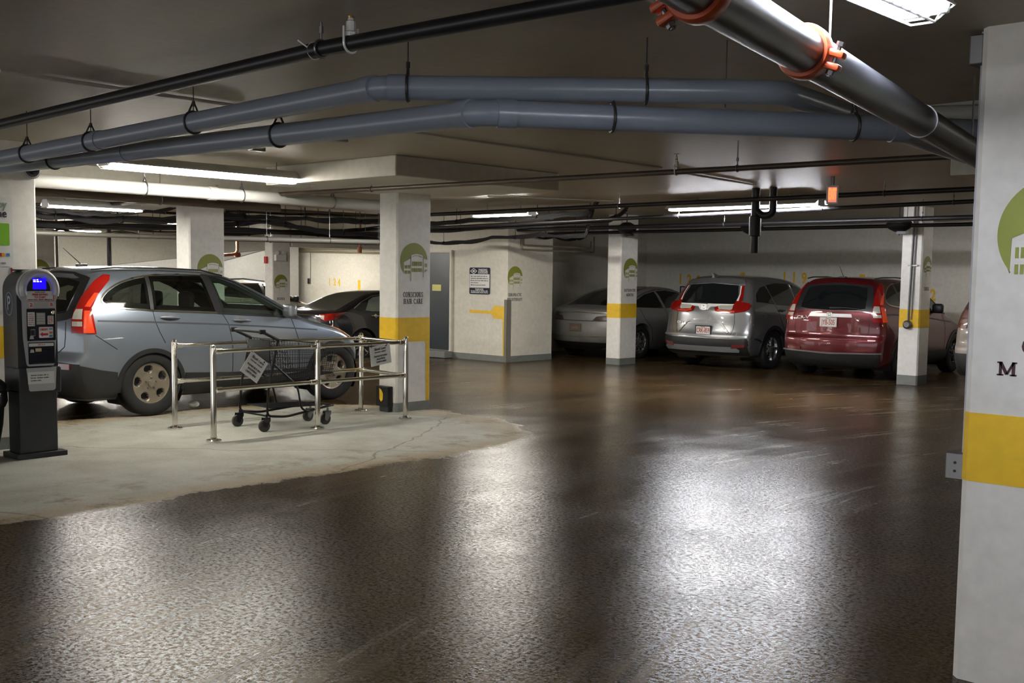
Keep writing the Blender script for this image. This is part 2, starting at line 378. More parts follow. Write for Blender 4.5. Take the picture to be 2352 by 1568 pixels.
# ------------------------------------------------------------------ emblem and lettering painted on columns
def emblem(parent, c, u, R, off=0.0025, full=True):
    u = Vector(u); n = u.cross(Z3); bm = B(); o = Vector(c)+n*off
    arc = [(math.cos(math.radians(a)), math.sin(math.radians(a))) for a in np.linspace(222, 5, 44)]
    pl = arc+[(.70, .165), (.68, .33), (.45, .385), (.19, .40), (0, .38), (-.22, .31), (-.24, .15), (-.75, -.07), (-.765, -.69)]
    prism(bm, [(x*R, y*R) for x, y in pl], o, u, Z3, 0.0015)
    def rect(x0, x1, y0, y1): prism(bm, [(x0*R, y0*R), (x1*R, y0*R), (x1*R, y1*R), (x0*R, y1*R)], o, u, Z3, 0.0015)
    for k in range(5):
        x = -.14+.157*k
        rect(x, x+.115, -.27, -.03); rect(x, x+.115, -.60, -.39)
    for x in (-.68, -.585, -.45, -.35): rect(x, x+.06, -.42, -.23); rect(x, x+.06, -.70, -.53)
    for x in (.82, .92): rect(x, x+.05, -.33, -.13); rect(x, x+.05, -.60 if x < .9 else -.55, -.46)
    obj('emblem', bm, GREEN, parent, smooth=False)
    bm = B()
    def seg(a, b, w=.011):
        a = Vector((a[0], a[1])); b = Vector((b[0], b[1])); d = (b-a).normalized(); q = Vector((-d.y, d.x))*w
        prism(bm, [tuple((a+q)*R), tuple((a-q)*R), tuple((b-q)*R), tuple((b+q)*R)], o+n*0.0004, u, Z3, 0.0012)
    seg((-.235, .31), (-.235, -1.1)); seg((.70, .165), (.70, -.88))
    cc = [(-.12, .24), (0, .28), (.19, .30), (.4, .28), (.6, .22)]
    for a, b in zip(cc, cc[1:]): seg(a, b)
    obj('emblem_outline', bm, mat('dark_olive_line', (0.10, 0.10, 0.05), 0.6), parent, smooth=False)
def slab_glyph(ch):
    """condensed slab-serif capitals: (width, list of closed polygons) in a unit-high box"""
    P = []
    rect = lambda x0, x1, y0, y1: P.append([(x0, y0), (x1, y0), (x1, y1), (x0, y1)])
    def st(x, w=.10, top=1, bot=1, y0=0, y1=1, s=.16):
        rect(x-w, x+w, y0, y1)
        if bot: rect(x-s, x+s, y0, y0+.085)
        if top: rect(x-s, x+s, y1-.085, y1)
    def stroke(pts, w):
        for (xa, ya), (xb, yb) in zip(pts, pts[1:]):
            a_, b2 = Vector((xa, ya)), Vector((xb, yb)); d = (b2-a_).normalized(); q = Vector((-d.y, d.x))*w; e = d*w*.35
            P.append([tuple(a_-e-q), tuple(b2+e-q), tuple(b2+e+q), tuple(a_-e+q)])
    def arc(cx, cy, rx, ry, a0, a1, wx=.092, wy=.05, n=18):
        for k in range(n):
            t0, t1 = [math.radians(a0+(a1-a0)*i/n) for i in (k, k+1)]
            P.append([(cx+(rx+wx)*math.cos(t0), cy+(ry+wy)*math.sin(t0)), (cx+(rx+wx)*math.cos(t1), cy+(ry+wy)*math.sin(t1)), (cx+(rx-wx)*math.cos(t1), cy+(ry-wy)*math.sin(t1)), (cx+(rx-wx)*math.cos(t0), cy+(ry-wy)*math.sin(t0))])
    if ch == 'I': st(.18); return .36, P
    if ch == 'H': st(.18); st(.58); rect(.18, .58, .46, .545); return .76, P
    if ch == 'N': st(.17, .045); st(.63, .045); stroke([(.14, .96), (.64, .04)], .10); return .80, P
    if ch == 'M': st(.17, .045); st(.77, .085); stroke([(.17, .94), (.46, .06)], .085); stroke([(.46, .06), (.77, .94)], .05); return .94, P
    if ch == 'U': st(.18, bot=0, y0=.3); st(.60, .05, bot=0, y0=.3, s=.12); arc(.395, .32, .22, .28, 180, 360, .075, .045); return .76, P
    if ch in 'CG':
        arc(.36, .5, .265, .455, 42, 318); rect(.56, .62, .66, .96)
        if ch == 'C': rect(.56, .62, .06, .26)
        else: rect(.50, .66, .0, .42); rect(.42, .70, .38, .46)
        return .70, P
    if ch == 'O': arc(.36, .5, .27, .455, 0, 360, n=30); return .72, P
    if ch == 'D': st(.18); arc(.22, .5, .36, .455, -90, 90); return .70, P
    if ch == 'S': arc(.30, .735, .19, .22, 20, 270, .06, .05); arc(.30, .265, .20, .22, -160, 90, .06, .05); rect(.46, .52, .70, .96); rect(.07, .13, .04, .28); return .60, P
    if ch == 'A': stroke([(.12, .06), (.36, .96)], .04); stroke([(.38, .96), (.62, .06)], .10); rect(.20, .55, .28, .35); rect(0, .24, 0, .085); rect(.46, .76, 0, .085); return .76, P
    if ch in 'PR':
        st(.18); arc(.22, .72, .28, .235, -90, 90, .075, .045)
        if ch == 'R': stroke([(.34, .48), (.58, .06)], .08); rect(.50, .74, 0, .085)
        return (.72 if ch == 'R' else .60), P
    if ch == 'E': st(.18); rect(.18, .56, 0, .08); rect(.18, .56, .92, 1); rect(.18, .44, .46, .54); rect(.50, .57, 0, .24); rect(.50, .57, .76, 1); rect(.40, .45, .38, .62); return .62, P
    if ch == 'L': st(.18); rect(.18, .56, 0, .08); rect(.50, .57, 0, .28); return .60, P
    if ch == 'T': st(.33, top=0); rect(.04, .62, .92, 1); rect(.04, .11, .72, 1); rect(.55, .62, .72, 1); return .66, P
    if ch == 'Y': st(.36, top=0, y1=.45); stroke([(.12, .95), (.36, .42)], .08); stroke([(.60, .95), (.36, .42)], .045); rect(0, .24, .915, 1); rect(.48, .72, .915, 1); return .72, P
    return .35, P
def lettering(parent, lines, c, u, size, lead, m=None, xs=0.8, off=0.0012, name='lettering'):
    """slab-serif lettering painted on a face, centred lines"""
    u = Vector(u); n = u.cross(Z3); h = size*.70; k = h*xs*1.12
    for i, s in enumerate(lines):
        bm = B()
        gl = [slab_glyph(ch) for ch in s]; W = sum(g_[0] for g_ in gl)+.06*(len(gl)-1); x = -W/2
        for w_, polys in gl:
            for j, pl in enumerate(polys): prism(bm, [((x+p[0])*k, (p[1]-.5)*h) for p in pl], Vector(c)+n*(off+.00003*j)-Z3*(lead*i), u, Z3, .0008)
            x += w_+.06
        obj(name, bm, m or BLACKP, parent, smooth=False)
def column(label, x0, x1, y0, y1, z1, z0=0.0, ch=0.02, band=(0.832, 1.120), base=0.11, name='column', bandz=True):
    r = empty(name, ((x0+x1)/2, (y0+y1)/2, z0), label, 'column')
    def pr(e, za, zb, m, nm, c=ch):
        bm = B(); a = [(x0-e+c, y0-e), (x1+e-c, y0-e), (x1+e, y0-e+c), (x1+e, y1+e-c), (x1+e-c, y1+e), (x0-e+c, y1+e), (x0-e, y1+e-c), (x0-e, y0-e+c)]
        vs = [[bm.verts.new((x, y, z)) for x, y in a] for z in (za, zb)]
        for k in range(8): bm.faces.new((vs[0][k], vs[0][(k+1) % 8], vs[1][(k+1) % 8], vs[1][k]))
        bm.faces.new(vs[0]); bm.faces.new(vs[1]); return obj(nm, bm, m, r, smooth=False)
    pr(0, z0-0.02, z1, COLP, 'shaft')
    if base > 0: pr(0.0018, z0, z0+base, GREYB, 'painted_base')
    if bandz: pr(0.0018, z0+band[0], z0+band[1], YEL, 'yellow_band')
    return r
def scribble(bm, o, u, w, h, seed=0):
    """a line of print too small to read"""
    rg = random.Random(seed); x = 0; u = Vector(u).normalized()
    while x < w:
        l = min(w-x, h*rg.uniform(1.2, 4.5)); y = 0
        while y < l-h*.2:
            k = h*rg.uniform(.30, .55); hh = h*rg.choice((.6, .6, .85)); prism(bm, [(x+y, -h*.35), (x+y+k*.75, -h*.35), (x+y+k*.75, -h*.35+hh), (x+y, -h*.35+hh)], o, u, Z3, .001); y += k
        x += l+h*.5
UY = (0, 1, 0); UX = (1, 0, 0)
# middle column
c1 = column('white column beside the cart corral, with two-line lettering and a yellow strip down one edge', -10.245, -9.916, 8.687, 9.232, 2.60)
emblem(c1, (-9.916, 8.955, 1.79), UY, 0.214)
lettering(c1, ['CONSCIOUS', 'HAIR CARE'], (-9.916, 8.945, 1.392), UY, 0.088, 0.079, xs=0.72)
bm = B(); prism(bm, [(9.155, 0.11), (9.210, 0.11), (9.210, 0.84), (9.125, 0.84), (9.125, 0.833), (9.15, 0.815)], (-9.916+0.0019, 0, 0), UY, Z3, 0.0015)
obj('yellow_edge_strip', bm, YEL, c1, smooth=False)
# column between the parked cars
c2 = column('white column standing in front of the dusty silver sedan', -12.91, -12.591, 16.494, 17.02, 2.80, band=(0.872, 1.135), base=0.12)
emblem(c2, (-12.591, 16.79, 1.765), UY, 0.214); lettering(c2, ['NATUROPATHIC', 'MEDICINE'], (-12.591, 16.79, 1.385), UY, 0.075, 0.085, xs=0.68)
# column at right with the conduit
c3 = column('white column with a grey conduit and box on its face, right of the red car', -7.508, -7.172, 17.06, 17.45, 2.80, band=(0.900, 1.185), base=0.15)
emblem(c3, (-7.172, 17.27, 1.87), UY, 0.15); lettering(c3, ['CLINICAL'], (-7.172, 17.27, 1.51), UY, 0.075, 0.09, xs=0.62)
# near pillar
c4 = column('large white pillar with a yellow band, closest to the viewer at the right edge', -1.720, -1.08, 4.56, 4.93, 2.66, ch=0.028, band=(0.83, 1.11), base=0)
emblem(c4, (-1.395, 4.56, 1.825), UX, 0.222)
bm = B(); text_bm(bm, 'C', (-1.478, 4.558, 1.385), UX, Z3, 0.088, 'CENTER', 0.85, 0.02); obj('lettering', bm, mat('dark_maroon_lettering', (0.05, 0.012, 0.02), 0.5), c4, smooth=False)
bm = B(); mo = Vector((-1.592, 4.558, 1.268))   # slab-serif M
def mseg(a, b, w): 
    a = Vector(a); b = Vector(b); d = (b-a).normalized(); q = Vector((-d.y, d.x))*w
    prism(bm, [tuple(a+q), tuple(a-q), tuple(b-q), tuple(b+q)], mo, UX, Z3, 0.0015)
mseg((.012, 0), (.012, .055), .0055); mseg((.062, 0), (.062, .055), .0065); mseg((.012, .053), (.037, .006), .0065); mseg((.062, .053), (.037, .006), .0045)
for x in (.012, .062): mseg((x-.013, .003), (x+.013, .003), .003)
mseg((-.001, .052), (.018, .052), .003); mseg((.056, .052), (.075, .052), .003)
obj('lettering', bm, mat('dark_maroon_lettering', (0.05, 0.012, 0.02), 0.5), c4, smooth=False)
# left near column (only its right side shows)
c5 = column('white column behind the pay station, with a payment sign and a dome camera', -10.75, -10.2, 3.75, 4.57, 2.80)
# second row
c6 = column('white column behind the blue-grey car, with a green emblem just above its roof', -14.36, -14.0, 8.42, 8.99, 2.56)
emblem(c6, (-14.0, 8.745, 1.675), UY, 0.205)
# far columns on the lower part of the floor
yA, yB = at(90, 600, X=-18.9).y, at(128, 600, X=-18.9).y
c7 = column('white column half hidden above the pay station, with part of a green emblem', -19.25, -18.9, yB-0.58, yB, 2.56, floor_z(-19))
emblem(c7, (-18.9, yB-0.30, 1.60), UY, 0.20)
yA, yB = at(626, 600, X=-24.1).y, at(667, 600, X=-24.1).y
c8 = column('white column with emergency lights, behind the windscreen of the blue-grey car', -24.45, -24.1, yA, yB, 2.78, floor_z(-24), band=(.65, .93))
emblem(c8, (-24.1, (yA+yB)/2-0.02, 1.37), UY, 0.205); lettering(c8, ['REGIONAL'], (-24.1, (yA+yB)/2-0.02, 0.95), UY, 0.09, 0.09, xs=0.62)
# emblem on the end of the stair core wall
ye = at(1183, 640, X=-14.3).y
e0 = empty('wall_emblem', (-14.298, ye, 1.3), 'green emblem with two lines of lettering on the wall corner, right of the parking sign', 'wall sign')
emblem(e0, (-14.3, ye, 1.60), UY, 0.205); lettering(e0, ['CHIROPRACTIC', 'PHYSIOTHERAPY'], (-14.3, ye, 1.27), UY, 0.082, 0.088, xs=0.70)

# bay numbers painted on the walls (stencilled)
def stencil(s, pts, plane_y, h, label):
    r = empty('bay_number', (sum(at(x, y, Y=plane_y).x for x, y in pts)/len(pts), plane_y, at(*pts[0], Y=plane_y).z), label, 'painted number', 'painted bay numbers')
    for ch, (x, y) in zip(s, pts):
        bm = B(); p = at(x, y, Y=plane_y); text_bm(bm, ch, (p.x, plane_y-0.003, p.z), UX, Z3, h*1.35, 'CENTER', 0.75, 0.035); obj('numeral', bm, YEL, r, smooth=False)
stencil('120', [(1563, 642), (1583, 643), (1604, 645)], 21.8, 0.235, 'yellow bay number 120 on the back wall, above the silver car')
stencil('119', [(1802, 638), (1824, 639), (1847, 640)], 21.8, 0.235, 'yellow bay number 119 on the back wall, between the silver and red cars')
stencil('124', [(757, 648), (769, 648), (779, 649)], 22.2, 0.235, 'pale yellow bay number 124 on the far wall, above the black sedan')
stencil('2', [(2143, 679)], 21.8, 0.235, 'single yellow numeral on the back wall, just right of the conduit column')
def tick(px, py0, py1, Yp, label):
    a, b_ = at(px, py0, Y=Yp), at(px, py1, Y=Yp); bm = B(); box(bm, (a.x-0.06, Yp-0.004, min(a.z, b_.z)), (a.x+0.06, Yp-0.0005, max(a.z, b_.z)))
    tag(obj('bay_tick', bm, YEL, smooth=False), label, 'painted mark', 'painted bay ticks', 'thing')
tick(1706, 626, 665, 21.8, 'yellow bay divider tick on the wall above the silver car roof')
tick(1981, 630, 668, 21.8, 'yellow bay divider tick on the wall above the red car roof')
tick(825, 643, 690, 22.2, 'yellow bay divider tick on the far wall above the black sedan')
# framed notices low on the back wall
for (x0, y0, x1, y1), lb in (((1563, 657, 1588, 690), 'dark-framed notice on the back wall behind the silver car'), ((1817, 664, 1845, 690), 'dark-framed notice with a red spot, on the back wall beside the red car')):
    a, b_ = at(x0, y0, Y=21.79), at(x1, y1, Y=21.79); r = empty('framed_notice', ((a.x+b_.x)/2, 21.79, b_.z), lb, 'notice')
    bm = B(); box(bm, (a.x, 21.78, b_.z), (b_.x, 21.798, a.z)); obj('sheet', bm, WHITEP, r, smooth=False)
    bm = B()
    for lo, hi in (((a.x, b_.z), (a.x+.025, a.z)), ((b_.x-.025, b_.z), (b_.x, a.z)), ((a.x, a.z-.025), (b_.x, a.z)), ((a.x, b_.z), (b_.x, b_.z+.025))): box(bm, (lo[0], 21.77, lo[1]), (hi[0], 21.799, hi[1]))
    obj('frame', bm, BLACKPL, r, smooth=False)

# steel door in the core wall
D0, D1 = -16.77, -15.815
r = empty('door_1', ((D0+D1)/2, 15.25, 0.13)); r['kind'] = 'structure'; r['label'] = 'dark grey steel door with a yellow note'
bm = B(); box(bm, (D0, 15.235, 0.15), (D1, 15.268, 2.06), 0.004); obj('door_leaf', bm, DOORM, r, smooth=False)
bm = B(); box(bm, (D1, 15.215, 0.12), (D1+.045, 15.268, 2.11)); box(bm, (D0-.045, 15.215, 0.12), (D0, 15.268, 2.11)); box(bm, (D0, 15.215, 2.06), (D1, 15.268, 2.11)); obj('door_frame', bm, WALL, r, smooth=False)
for z in (0.42, 1.12, 1.82):
    bm = B(); tube(bm, [(D1-.004, 15.222, z-.055), (D1-.004, 15.222, z+.055)], .011, 8); obj('hinge', bm, STEEL, r)
bm = B(); a = at(993, 653, Y=15.23); b_ = at(1013, 668, Y=15.23); box(bm, (a.x, 15.228, b_.z), (b_.x, 15.2345, a.z)); obj('yellow_note', bm, mat('yellow_paper', (0.62, 0.60, 0.18), 0.6), r, smooth=False)
bm = B(); box(bm, (D0-.1, 15.05, 0), (D1+.05, 15.27, 0.13), 0.01); structure('trim_door_step', bm, GREYB)

# yellow arrow-shaped band and steel corner guard
bm = B(); pl = []
for x, y in ((350, 668), (640, 685), (665, 668), (690, 615), (832, 625), (832, 1330), (808, 1328), (808, 800), (685, 793), (668, 748), (640, 728), (350, 710)):
    q = at(1020+x/6.03, 600+y/6.03, Y=15.265); pl.append((q.x, q.z))
prism(bm, pl, (0, 15.266, 0), UX, Z3, 0.003)
tag(obj('yellow_wall_band', bm, YEL, smooth=False), 'yellow paddle-shaped painted band on the wall below the parking guidelines sign', 'painted band', kind='thing')
bm = B(); za = at(1161, 688, Y=15.25).z
box(bm, (-14.37, 15.255, 0.0), (-14.29, 15.266, za)); box(bm, (-14.3, 15.255, 0), (-14.285, 15.36, za))
tag(obj('corner_guard', bm, mat('grey_guard', (0.17, 0.16, 0.13), 0.5), smooth=False), 'dull grey metal corner guard on the wall edge beside the yellow band', 'corner guard', kind='thing')

# parking guidelines sign
a, b_ = at(1078, 614, Y=15.25), at(1124, 676, Y=15.25); sw, sh = b_.x-a.x, a.z-b_.z; cxs, czs = (a.x+b_.x)/2, (a.z+b_.z)/2
r = empty('parking_sign', (cxs, 15.26, b_.z), 'navy and white parking guidelines sign on the wall right of the grey door', 'sign')
bm = B(); prism(bm, rrect(sw, sh, .03), (cxs, 15.256, czs), UX, Z3, 0.008); obj('sign_plate', bm, NAVY, r, smooth=False)
bm = B(); prism(bm, [(-sw/2+.008, -sh*.26), (sw/2-.008, -sh*.26), (sw/2-.008, sh*.25), (-sw/2+.008, sh*.25)], (cxs, 15.2548, czs), UX, Z3, 0.002); obj('white_panel', bm, WHITEP, r, smooth=False)
bm = B(); q = Vector((cxs, 15.2535, czs))
text_bm(bm, 'PARKING', q+Vector((sw*.17, 0, sh*.405)), UX, Z3, .062, 'CENTER', .9, .02); text_bm(bm, 'GUIDELINES', q+Vector((sw*.17, 0, sh*.315)), UX, Z3, .062, 'CENTER', .78, .02)
obj('white_lettering', bm, WHITEP, r, smooth=False)
bm = B(); text_bm(bm, 'PLEASE NOTE', q+Vector((0, 0, -sh*.32)), UX, Z3, .04, 'CENTER', .9, .02)
scribble(bm, q+Vector((-sw*.42, 0, -sh*.38)), UX, sw*.84, .026, 1); scribble(bm, q+Vector((-sw*.42, 0, -sh*.44)), UX, sw*.84, .026, 2)
obj('footer_lettering', bm, WHITEP, r, smooth=False)
bm = B()
dm = [(0, .05), (.085, 0), (0, -.05), (-.085, 0)]
for k in range(4):
    p0, p1 = Vector(dm[k]), Vector(dm[(k+1) % 4]); d = (p1-p0).normalized(); n_ = Vector((-d.y, d.x))*.006
    prism(bm, [tuple(p0+n_), tuple(p0-n_), tuple(p1-n_), tuple(p1+n_)], q+Vector((-sw*.29, 0, sh*.365)), UX, Z3, .0015)
prism(bm, [(.04, 0), (0, .022), (-.04, 0), (0, -.022)], q+Vector((-sw*.29, 0, sh*.365)), UX, Z3, .0015)
obj('sign_emblem', bm, WHITEP, r, smooth=False)
bm = B()
for k, f in enumerate((.80, .84, .86, .36, .74)): scribble(bm, q+Vector((-sw*.43, 0, sh*(.17-.082*k))), UX, sw*f, .020, 5+k)
obj('rule_lettering', bm, BLACKP, r, smooth=False)
# ------------------------------------------------------------------ fluorescent fixtures
def tube_mat(name, col, k):
    if name in MATS: return MATS[name]
    m, nt, b = _nodes(name); b.inputs['Base Color'].default_value = (.9, .9, .9, 1)
    b.inputs['Emission Color'].default_value = (*col, 1); b.inputs['Emission Strength'].default_value = k; MATS[name] = m; return m
def fixture(label, c, L, axis, col, k, guard=True, tubes=2, w=0.26, drop=0.125, name='fluorescent_light', g='fluorescent ceiling lights'):
    """c: centre of the top; axis 'x' or 'y'; a white reflector tray, tubes below and a wire cage"""
    c = Vector(c); ax = Vector((1, 0, 0)) if axis == 'x' else Vector((0, 1, 0)); sd = Vector((0, 1, 0)) if axis == 'x' else Vector((1, 0, 0))
    r = empty(name, c, label, 'ceiling light', g)
    P = lambda a, s, z: c+ax*a+sd*s+Z3*z
    bm = B()
    pr = [(-w/2, -.066), (-w*.24, 0), (w*.24, 0), (w/2, -.066), (w/2, -.078), (w*.22, -.012), (-w*.22, -.012), (-w/2, -.078)]
    ends = [[bm.verts.new(P(e*L/2, s, z)) for s, z in pr] for e in (-1, 1)]
    n = len(pr)
    for i in range(n): bm.faces.new((ends[0][i], ends[0][(i+1) % n], ends[1][(i+1) % n], ends[1][i]))
    for q in ends: bm.faces.new(q)
    obj('reflector', bm, WHITEM, r, smooth=False)
    for s in ([-.055, .055] if tubes == 2 else [0]):
        bm = B(); tube(bm, [P(-L/2+.04, s, -.082), P(L/2-.04, s, -.082)], .019, 12); obj('fluorescent_tube', bm, tube_mat('tube_%s_%d' % (''.join('%02d' % int(v*99) for v in col), round(k)), col, k), r)
    for e in (-1, 1):
        bm = B(); lo = P(e*(L/2-.012)-.012, -.09, -.075); hi = P(e*(L/2-.012)+.012, .09, -.01)
        lo.z -= .03; box(bm, [min(a, b) for a, b in zip(lo, hi)], [max(a, b) for a, b in zip(lo, hi)], .004); obj('end_cap', bm, WHITEM, r, smooth=False)
    if guard:
        bm = B(); q = [(-w/2-.005, -.078), (-w*.20, -drop), (w*.20, -drop), (w/2+.005, -.078)]
        for s, z in q: tube(bm, [P(-L/2, s, z), P(L/2, s, z)], .0045, 6)
        nn = int(L/.065)
        for i in range(nn+1):
            a = -L/2+L*i/nn; tube(bm, [P(a, s, z) for s, z in q], .0035, 5)
            if i < nn:
                a2 = a+L/nn
                for j in (0, 3): tube(bm, [P(a, *q[j]), P(a2, *(q[1] if j == 0 else q[2]))], .003, 4)
        obj('wire_guard', bm, WHITEM, r)
    for a in (-.3, .3):
        bm = B(); tube(bm, [P(a*L, 0, 0), (c+ax*a*L).to_3d()+Z3*0.12], .006, 6); obj('hanger_rod', bm, STEEL, r)
    return r
fixture('bright fluorescent light with a wire guard, left of the pale ceiling drop panel', (-9.87, 6.25, 2.70), 2.40, 'y', NEUT, TUBE*1.7)
fixture('caged fluorescent light at the top right, beside the big black pipe', (-1.56, 2.98, 2.60), 1.30, 'y', COOL, TUBE*1.5, w=.20, drop=.125)
fixture('fluorescent light half hidden by dark cables, above the tail of the blue-grey car', (-14.05, 7.05, 2.52), 1.30, 'y', NEUT, TUBE*1.5, False)
fixture('short bright fluorescent light above the grey door wall corner', (-12.15, 12.86, 2.66), 1.22, 'x', NEUT, TUBE*2.8, False)
fixture('twin-tube fluorescent light at the back, behind the two dark vertical pipes', (-8.36, 13.72, 2.71), 2.40, 'x', (0.95,0.96,1.0), TUBE*3.0, False, w=.34)
fixture('added distant fluorescent light beyond the second column, put in to brighten the far walls', (-19.2, 11.2, 2.62), 2.4, 'y', NEUT, TUBE*3.8, False)  # added lamp that brightens the far left walls and column
fixture('added distant fluorescent light on the far left ceiling, as fill beyond the blue-grey car', (-27.0, 12.5, 2.68), 2.4, 'y', NEUT, TUBE*3, False)  # added fill lamp for the far left end
fixture('added distant fluorescent light above the far bay 124, to brighten its wall', (-27.4, 19.4, 2.68), 2.4, 'x', NEUT, TUBE*2, False)  # added lamp that lights the bay wall
fixture('unseen added fluorescent light near the far left wall, for ambient fill', (-21.5, 4.2, 2.50), 2.4, 'y', NEUT, TUBE*2, False)  # unseen lamp put in for ambient light on the left
fixture('unseen added fluorescent light over the lane behind the viewer', (-3.2, -3.2, 2.72), 2.4, 'x', NEUT, TUBE*.5, False)  # unseen lamp added behind the camera for ambient light
fixture('unseen added fluorescent light over the far right bays, to brighten the back wall', (-5.6, 19.4, 2.72), 2.4, 'x', NEUT, TUBE*.32, False)  # unseen lamp added to brighten the back wall
fixture('unseen added fluorescent light over the right lane, for ambient fill', (0.6, 11.5, 2.72), 2.4, 'x', NEUT, TUBE*.6, False)  # unseen lamp added on the right for ambient light

# ------------------------------------------------------------------ pipes
def pipe(name, label, pts, r, m, cat='pipe', group=None, hang=(), coup=(), bendr=0.12, n=16, rod_z=2.78, hm=None, heads=(), headm=None, cw=0.05, cr=1.12, rr_=.005):
    pts = [Vector(p) for p in pts]
    root = empty(name, pts[0], label, cat, group)
    bm = B(); tube(bm, bend(pts, bendr, 8) if len(pts) > 2 else pts, r, n); obj('pipe_run', bm, m, root)
    def on(t):   # t: segment index + fraction
        i = min(int(t), len(pts)-2); f = t-i; return pts[i].lerp(pts[i+1], f), (pts[i+1]-pts[i]).normalized()
    for t in hang:
        p, d = on(t); bm = B(); u, v = frame(d)
        tube(bm, [p+(u*math.cos(a)+v*math.sin(a))*(r+.004) for a in np.linspace(0, 2*PI, 21)[:-1]], .006 if r < .05 else .008, 6, closed=True)
        top = p+Z3*(r+.004); hz = rod_z(p) if callable(rod_z) else rod_z
        if r > .045:
            s = Vector((d.y, -d.x, 0)).normalized()
            tube(bm, [p+s*r*.62+Z3*r*.8, top+Z3*.06], .006, 6); tube(bm, [p-s*r*.62+Z3*r*.8, top+Z3*.06], .006, 6)
        tube(bm, [top, Vector((top.x, top.y, hz+.01))], rr_, 6); lathe(bm, [(0, .011), (.03, .011)], top+Z3*.03, (0, 0, 1), 6)
        obj('hanger', bm, hm or STEEL, root)
    for t in coup:
        p, d = on(t); bm = B(); lathe(bm, [(-cw, r), (-cw, r*cr), (cw, r*cr), (cw, r)], p, d, n+8); obj('coupling', bm, m, root)
    for t in heads:
        p, d = on(t); sprinkler(root, p, r, d)
    return root
def sprinkler(root, p, r, d):
    bm = B(); u = Vector((d.y, -d.x, 0)).normalized(); k = r/.036
    tube(bm, [p+(u*math.cos(a)-Z3*math.sin(a))*(r+.006) for a in np.linspace(0, PI, 13)], .006, 6)
    for s in (-1, 1): tube(bm, [p+u*s*(r+.006), p+u*s*(r+.006)+Z3*(r+.035)], .006, 6)
    box(bm, p-u*(r+.02)+Z3*(r)-d*.02, p+u*(r+.02)+Z3*(r+.014)+d*.02) if abs(d.x) > 2 else None
    lathe(bm, [(r-.005, .03), (r+.012, .03), (r+.02, .022), (r+.06, .021), (r+.065, .014), (r+.075, .013)], p, (0, 0, 1), 8)
    h = obj('sprinkler_head', bm, mat('sprinkler_fitting', (0.75, 0.75, 0.72), 0.3, 0.3), root)
    bm = B(); z0 = r+.072
    lathe(bm, [(z0, .012), (z0+.012, .014), (z0+.014, .008)], p, (0, 0, 1), 10)
    for s in (-1, 1): tube(bm, [p+u*s*.010+Z3*(z0+.01), p+u*s*.013+Z3*(z0+.03), p+Z3*(z0+.052)], .003, 5)
    lathe(bm, [(z0+.052, .004), (z0+.054, .026), (z0+.057, .024)], p, (0, 0, 1), 16)
    obj('deflector', bm, BRASS, h)
DKROD = mat('dark_hanger_steel', (.05, .048, .045), .45, .5, .2, 10)
PVC = mat('grey_pvc', (0.225, 0.25, 0.295), 0.28, 0, 0.10, 3)
PVCL = mat('pale_grey_pvc', (0.55, 0.55, 0.52), 0.4, 0, 0.08, 3)
BPIPE = mat('black_steel_pipe', (0.016, 0.015, 0.017), 0.38, 0.2, 0.35, 5)
BIGP = mat('dusty_black_pipe', (0.035, 0.036, 0.042), 0.34, 0.1, 0.5, 4)
RUST = mat('brown_primed_pipe', (0.10, 0.075, 0.055), 0.4, 0.3, 0.2, 8)

S0, S1, S2 = at(-100, 309, Z=2.66), at(738, 112, Z=2.66), at(1500, -26, Z=2.66)
m1 = pipe('sprinkler_pipe', 'black sprinkler pipe crossing the ceiling in front, from left to top centre', [S0, S1, S2], .035, BPIPE, 'pipe', 'sprinkler pipes', n=20,
     hang=[1.0], heads=[1+(at(797, 98, Z=2.66).x-S1.x)/(S2.x-S1.x)])
p_ = at(722, 117, Z=2.66); bm = B()
tube(bm, [p_+Vector((0, math.cos(t)*.038, math.sin(t)*.038)) for t in np.linspace(0, 2*PI, 17)[:-1]], .004, 5, closed=True); tube(bm, [p_+Vector((0, -.038, .01)), p_+Vector((-.045, -.06, .045))], .004, 5)
obj('cable_tie', bm, WHITEM, m1)
# grey drain pipes: along the lane, an elbow, then diagonally
P1 = [at(-60, 376, Z=2.46), at(872, 201, Z=2.53), at(1800, 212, Z=2.53), at(1800, 212, Z=2.53)+Vector((-.35, 3.2, 0))]
p1 = pipe('drain_pipe', 'upper grey plastic drain pipe bending across the ceiling', P1, .0585, PVC, 'pipe', 'grey drain pipes', bendr=.10, n=24, rod_z=2.78,
     hang=[.02, .20, .40, .66, 1.07, 1.66], coup=[.42, .985, 1.045], hm=DKROD, rr_=.0035, cw=.045, cr=1.09)
P2 = [at(-10, 383, Z=2.50), at(1098, 259, Z=2.40), at(2300, 305, Z=2.40)]
p2 = pipe('drain_pipe', 'lower grey plastic drain pipe running just below the other grey one', P2, .063, PVC, 'pipe', 'grey drain pipes', bendr=.10, n=24, rod_z=2.49,
     hang=[.20, .72, 1.24, 1.70], coup=[.40, .985, 1.05, 1.79], hm=DKROD, rr_=.0035, cw=.045, cr=1.08)
# thin black clips of the lower pipe reach the ceiling as well
for k, (px, py) in enumerate(((1665, 276),)):
    q = at(px, py, Z=2.40); bm = B(); tube(bm, [q+Z3*.06, Vector((q.x, q.y, 2.785))], .003, 6); obj('hanger_rod', bm, DKROD, p2)
